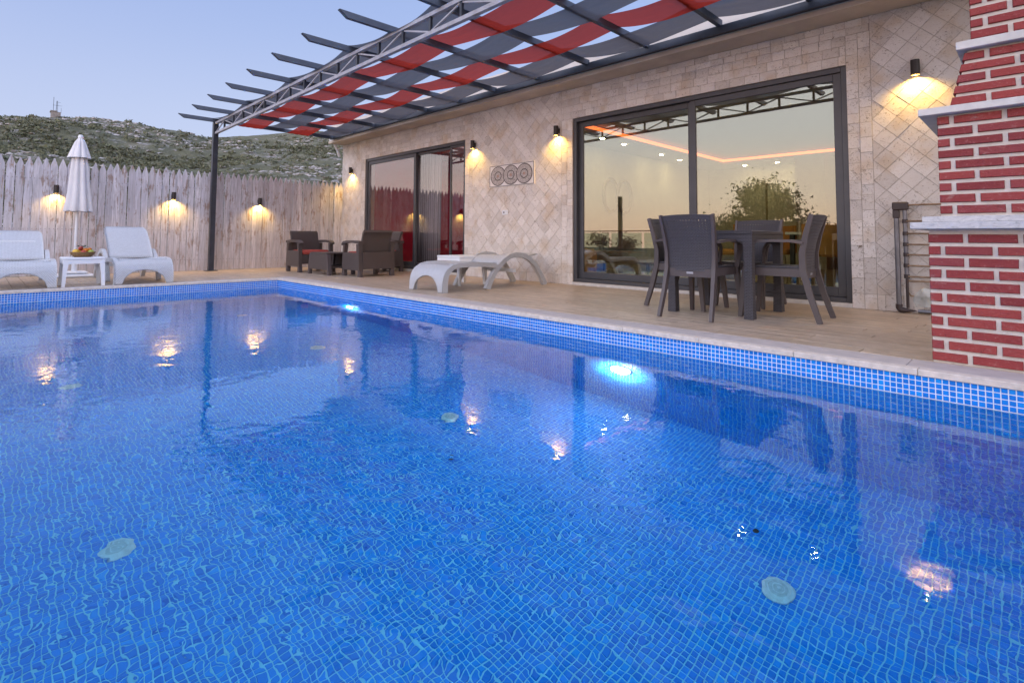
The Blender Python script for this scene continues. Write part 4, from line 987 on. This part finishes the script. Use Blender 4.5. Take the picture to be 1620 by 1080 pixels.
dup(ch, (-1.60, 4.98, 0), PI/2+.04, 'brown woven armchair turned sideways at the right end of the outdoor table')
dup(ch, (-2.50, 5.02, 0), -PI/2-.05, 'woven armchair at the left end of the table, mostly hidden by the one in front')
dup(ch, (-2.14, 5.66, 0), PI, 'woven armchair on the window side of the outdoor table')
def dining_table():
    t = thing('dining_table', 'square dark woven outdoor table amid four armchairs', 'table', (-2.10, 4.98, 0)); w = .39; m_ = 'rattan'
    B().box((-w, -w, .715), (w, w, .75), .006).build('tabletop', 'rattan', t); ap = B()
    for s in (-1, 1): ap.box((-w+.008, s*(w-.015)-.012, .655), (w-.008, s*(w-.015)+.012, .7145)); ap.box((s*(w-.015)-.012, -w+.028, .655), (s*(w-.015)+.012, w-.028, .7145))
    ap.build('apron', m_, t)
    for i in (-1, 1):
        for j in (-1, 1):
            c = w-.04; x = i*c; y = j*c
            m = B().path([(x, y, .0), (x, y, .3), (x, y, .58), (x, y, .66), (x, y, .7145)], .075, .075, ws=[1.02, .9, .9, 1.0, 1.0], upv=(1, 0, 0)); m.build('leg', m_, t)
            br = B().prism([(x-i*.036, .655), (x-i*.036, .60), (x-i*.05, .632), (x-i*.085, .655)][::1], y-.02, y+.02, 1); br.build('brace', m_, t)
dining_table()

# ================================================================ LOUNGE SET
def armchair(lb, loc, rz):
    """faces local +Y, .70 wide, .68 deep"""
    t = thing('lounge_armchair', lb, 'armchair', loc, rz, 'dark rattan armchairs with red cushions'); W = .35; m_ = 'rattan_brown'
    for s in (-1, 1):
        x0 = s*W; x1 = s*(W-.07); a, b = min(x0, x1), max(x0, x1)
        B().prism([(-.30, .11), (.30, .11), (.285, .41), (-.275, .41)], a, b, 0).build('side_panel', m_, t)
        B().prism([(.235, .41), (.283, .41), (.27, .555), (.205, .555)], a, b, 0).build('arm_post', m_, t); B().prism([(-.28, .41), (-.20, .41), (-.185, .56), (-.275, .56)], a, b, 0).build('arm_post', m_, t)
        B().path([(s*(W-.035), -.30, .585), (s*(W-.035), -.1, .600), (s*(W-.035), .15, .598), (s*(W-.035), .26, .582), (s*(W-.035), .325, .548)], .095, .045, ws=[1, 1, 1, .95, .8]).build('armrest', m_, t, 'y')
        for y in (-.27, .27): B().box((s*(W-.04)-.035, y-.035, 0), (s*(W-.04)+.035, y+.035, .11), .004).build('leg', 'plastic_dark', t)
    B().box((-W+.071, -.26, .16), (W-.071, .27, .34), .01).build('seat_box', m_, t)
    B().sheet([[(u*(W-.072), y+.0*(1-u*u), z) for u in [j/6-1 for j in range(13)]] for y, z in ((-.215, .30), (-.235, .45), (-.27, .62), (-.305, .74), (-.335, .765))][::-1], .045).build('backrest', m_, t, 'y')
    B().prism([(-.30, .13), (-.262, .13), (-.262, .42), (-.30, .42)], -W+.071, W-.071, 0).build('back_panel', m_, t)
    B().box((-W+.08, -.21, .342), (W-.08, .28, .425), .025).build('cushion', 'cushion', t, True)
    return t
a = armchair('dark rattan armchair with red cushion standing by the fence', (-10.33, 4.68, 0), -PI/2)
dup(a, (-8.45, 4.90, 0), PI/2, 'dark rattan armchair with red cushion seen from behind, nearest the pool')
dup(a, (-9.38, 5.72, 0), PI, 'dark rattan armchair close to the sliding door, hidden behind the nearer one')
def coffee():
    t = thing('coffee_table', 'low dark rattan table with tapered sides between the armchairs', 'coffee table', (-9.28, 4.62, 0)); m_ = 'rattan_brown'
    B().box((-.33, -.26, .375), (.33, .26, .40), .006).build('tabletop', m_, t)
    for s in (-1, 1): B().prism([(-.39, .09), (.39, .09), (.33, .374), (-.33, .374)], s*.245-.012, s*.245+.012, 1).build('side_panel', m_, t)
    B().box((-.31, -.23, .12), (.31, .23, .15)).build('shelf', m_, t)
    for i in (-1, 1):
        for j in (-1, 1): B().path([(i*.385, j*.23, 0), (i*.375, j*.23, .12), (i*.325, j*.23, .373)], .06, .06, upv=(0, 1, 0)).build('leg', 'plastic_dark', t)
coffee()

# ================================================================ VALLEY SIDE (seen mirrored in the window)
def valley():
    b = thing('glass_balustrade', 'glass balustrade with thin dark handrail on the valley side, mirrored in the window', 'balustrade')
    yb = -3.2
    for i in range(12):
        x = -12+i*1.3
        if i % 3 == 0: B().box((x-.02, yb-.02, -.02), (x+.02, yb+.02, .93)).build('post', 'steel', b)
        if i < 11: B().box((x+.05, yb-.005, .08), (x+1.25, yb+.005, .88)).build('glass_panel', 'clear', b)
    B().box((-12.1, yb-.025, .93), (2.5, yb+.025, .96)).build('handrail', 'steel', b)
    tag(B().box((-10.4, yb-.12, -.05), (-10.27, yb-.03, 2.15)).build('boundary_post', 'steel'), 'tall plain post behind the balustrade, mirrored in the window', 'post')
    def tree(x, y, z0, h, r, n, lb, seed, name='olive_tree'):
        R = random.Random(seed); g = np.random.default_rng(seed); t = thing(name, lb, 'tree', (x, y, z0))
        B().tube([(0, 0, 0), (.06, .03, h*.25), (-.05, .05, h*.5), (0, 0, h*.8)], .1, 8, rs=[.16, .13, .09, .04]).build('trunk', 'bark', t, True)
        br = B(); cs = []
        for k in range(12):
            a = R.uniform(0, 6.28); rr = r*R.uniform(.35, .95); z = h*R.uniform(.35, 1.0); e = Vector((rr*math.cos(a), rr*math.sin(a), z)); cs.append(e)
            br.tube([(0, 0, z*.5), tuple(Vector((0, 0, z*.5)).lerp(e, .6)+Vector((0, 0, .1))), tuple(e)], .03, 5, rs=[.05, .03, .012])
        br.build('limbs', 'bark', t); V = []; 
        for k in range(n):
            c = R.choice(cs); p = np.array(c)*np.array([1, 1, 1])+g.normal(size=3)*np.array([.28, .28, .22])*r*.62; tri = p+g.normal(size=(3, 3))*.055; V.append(tri)
        V = np.array(V).reshape(-1, 3); me = bpy.data.meshes.new('crown'); me.from_pydata(V.tolist(), [], np.arange(len(V)).reshape(-1, 3).tolist()); me.materials.append(MT['leaf']); o = ob('crown', me, t); return t
    tree(-9.2, -12.5, -2.6, 5.5, 2.7, 34000, 'dark leafy tree below the terrace, mirrored in the middle of the window', 1)
    tree(-12.0, -13.5, -2.8, 4.6, 1.3, 9000, 'smaller tree left of the big one, mirrored in the window', 2)
    tree(-6.9, -11.0, -2.3, 3.6, .7, 900, 'thin sparse bush right of the mirrored trees', 3, 'sparse_bush')
    tree(-17, -12.0, -2.5, 3.3, 1.4, 4000, 'low bush behind the balustrade, mirrored at the left of the window', 4, 'low_bush')
valley()
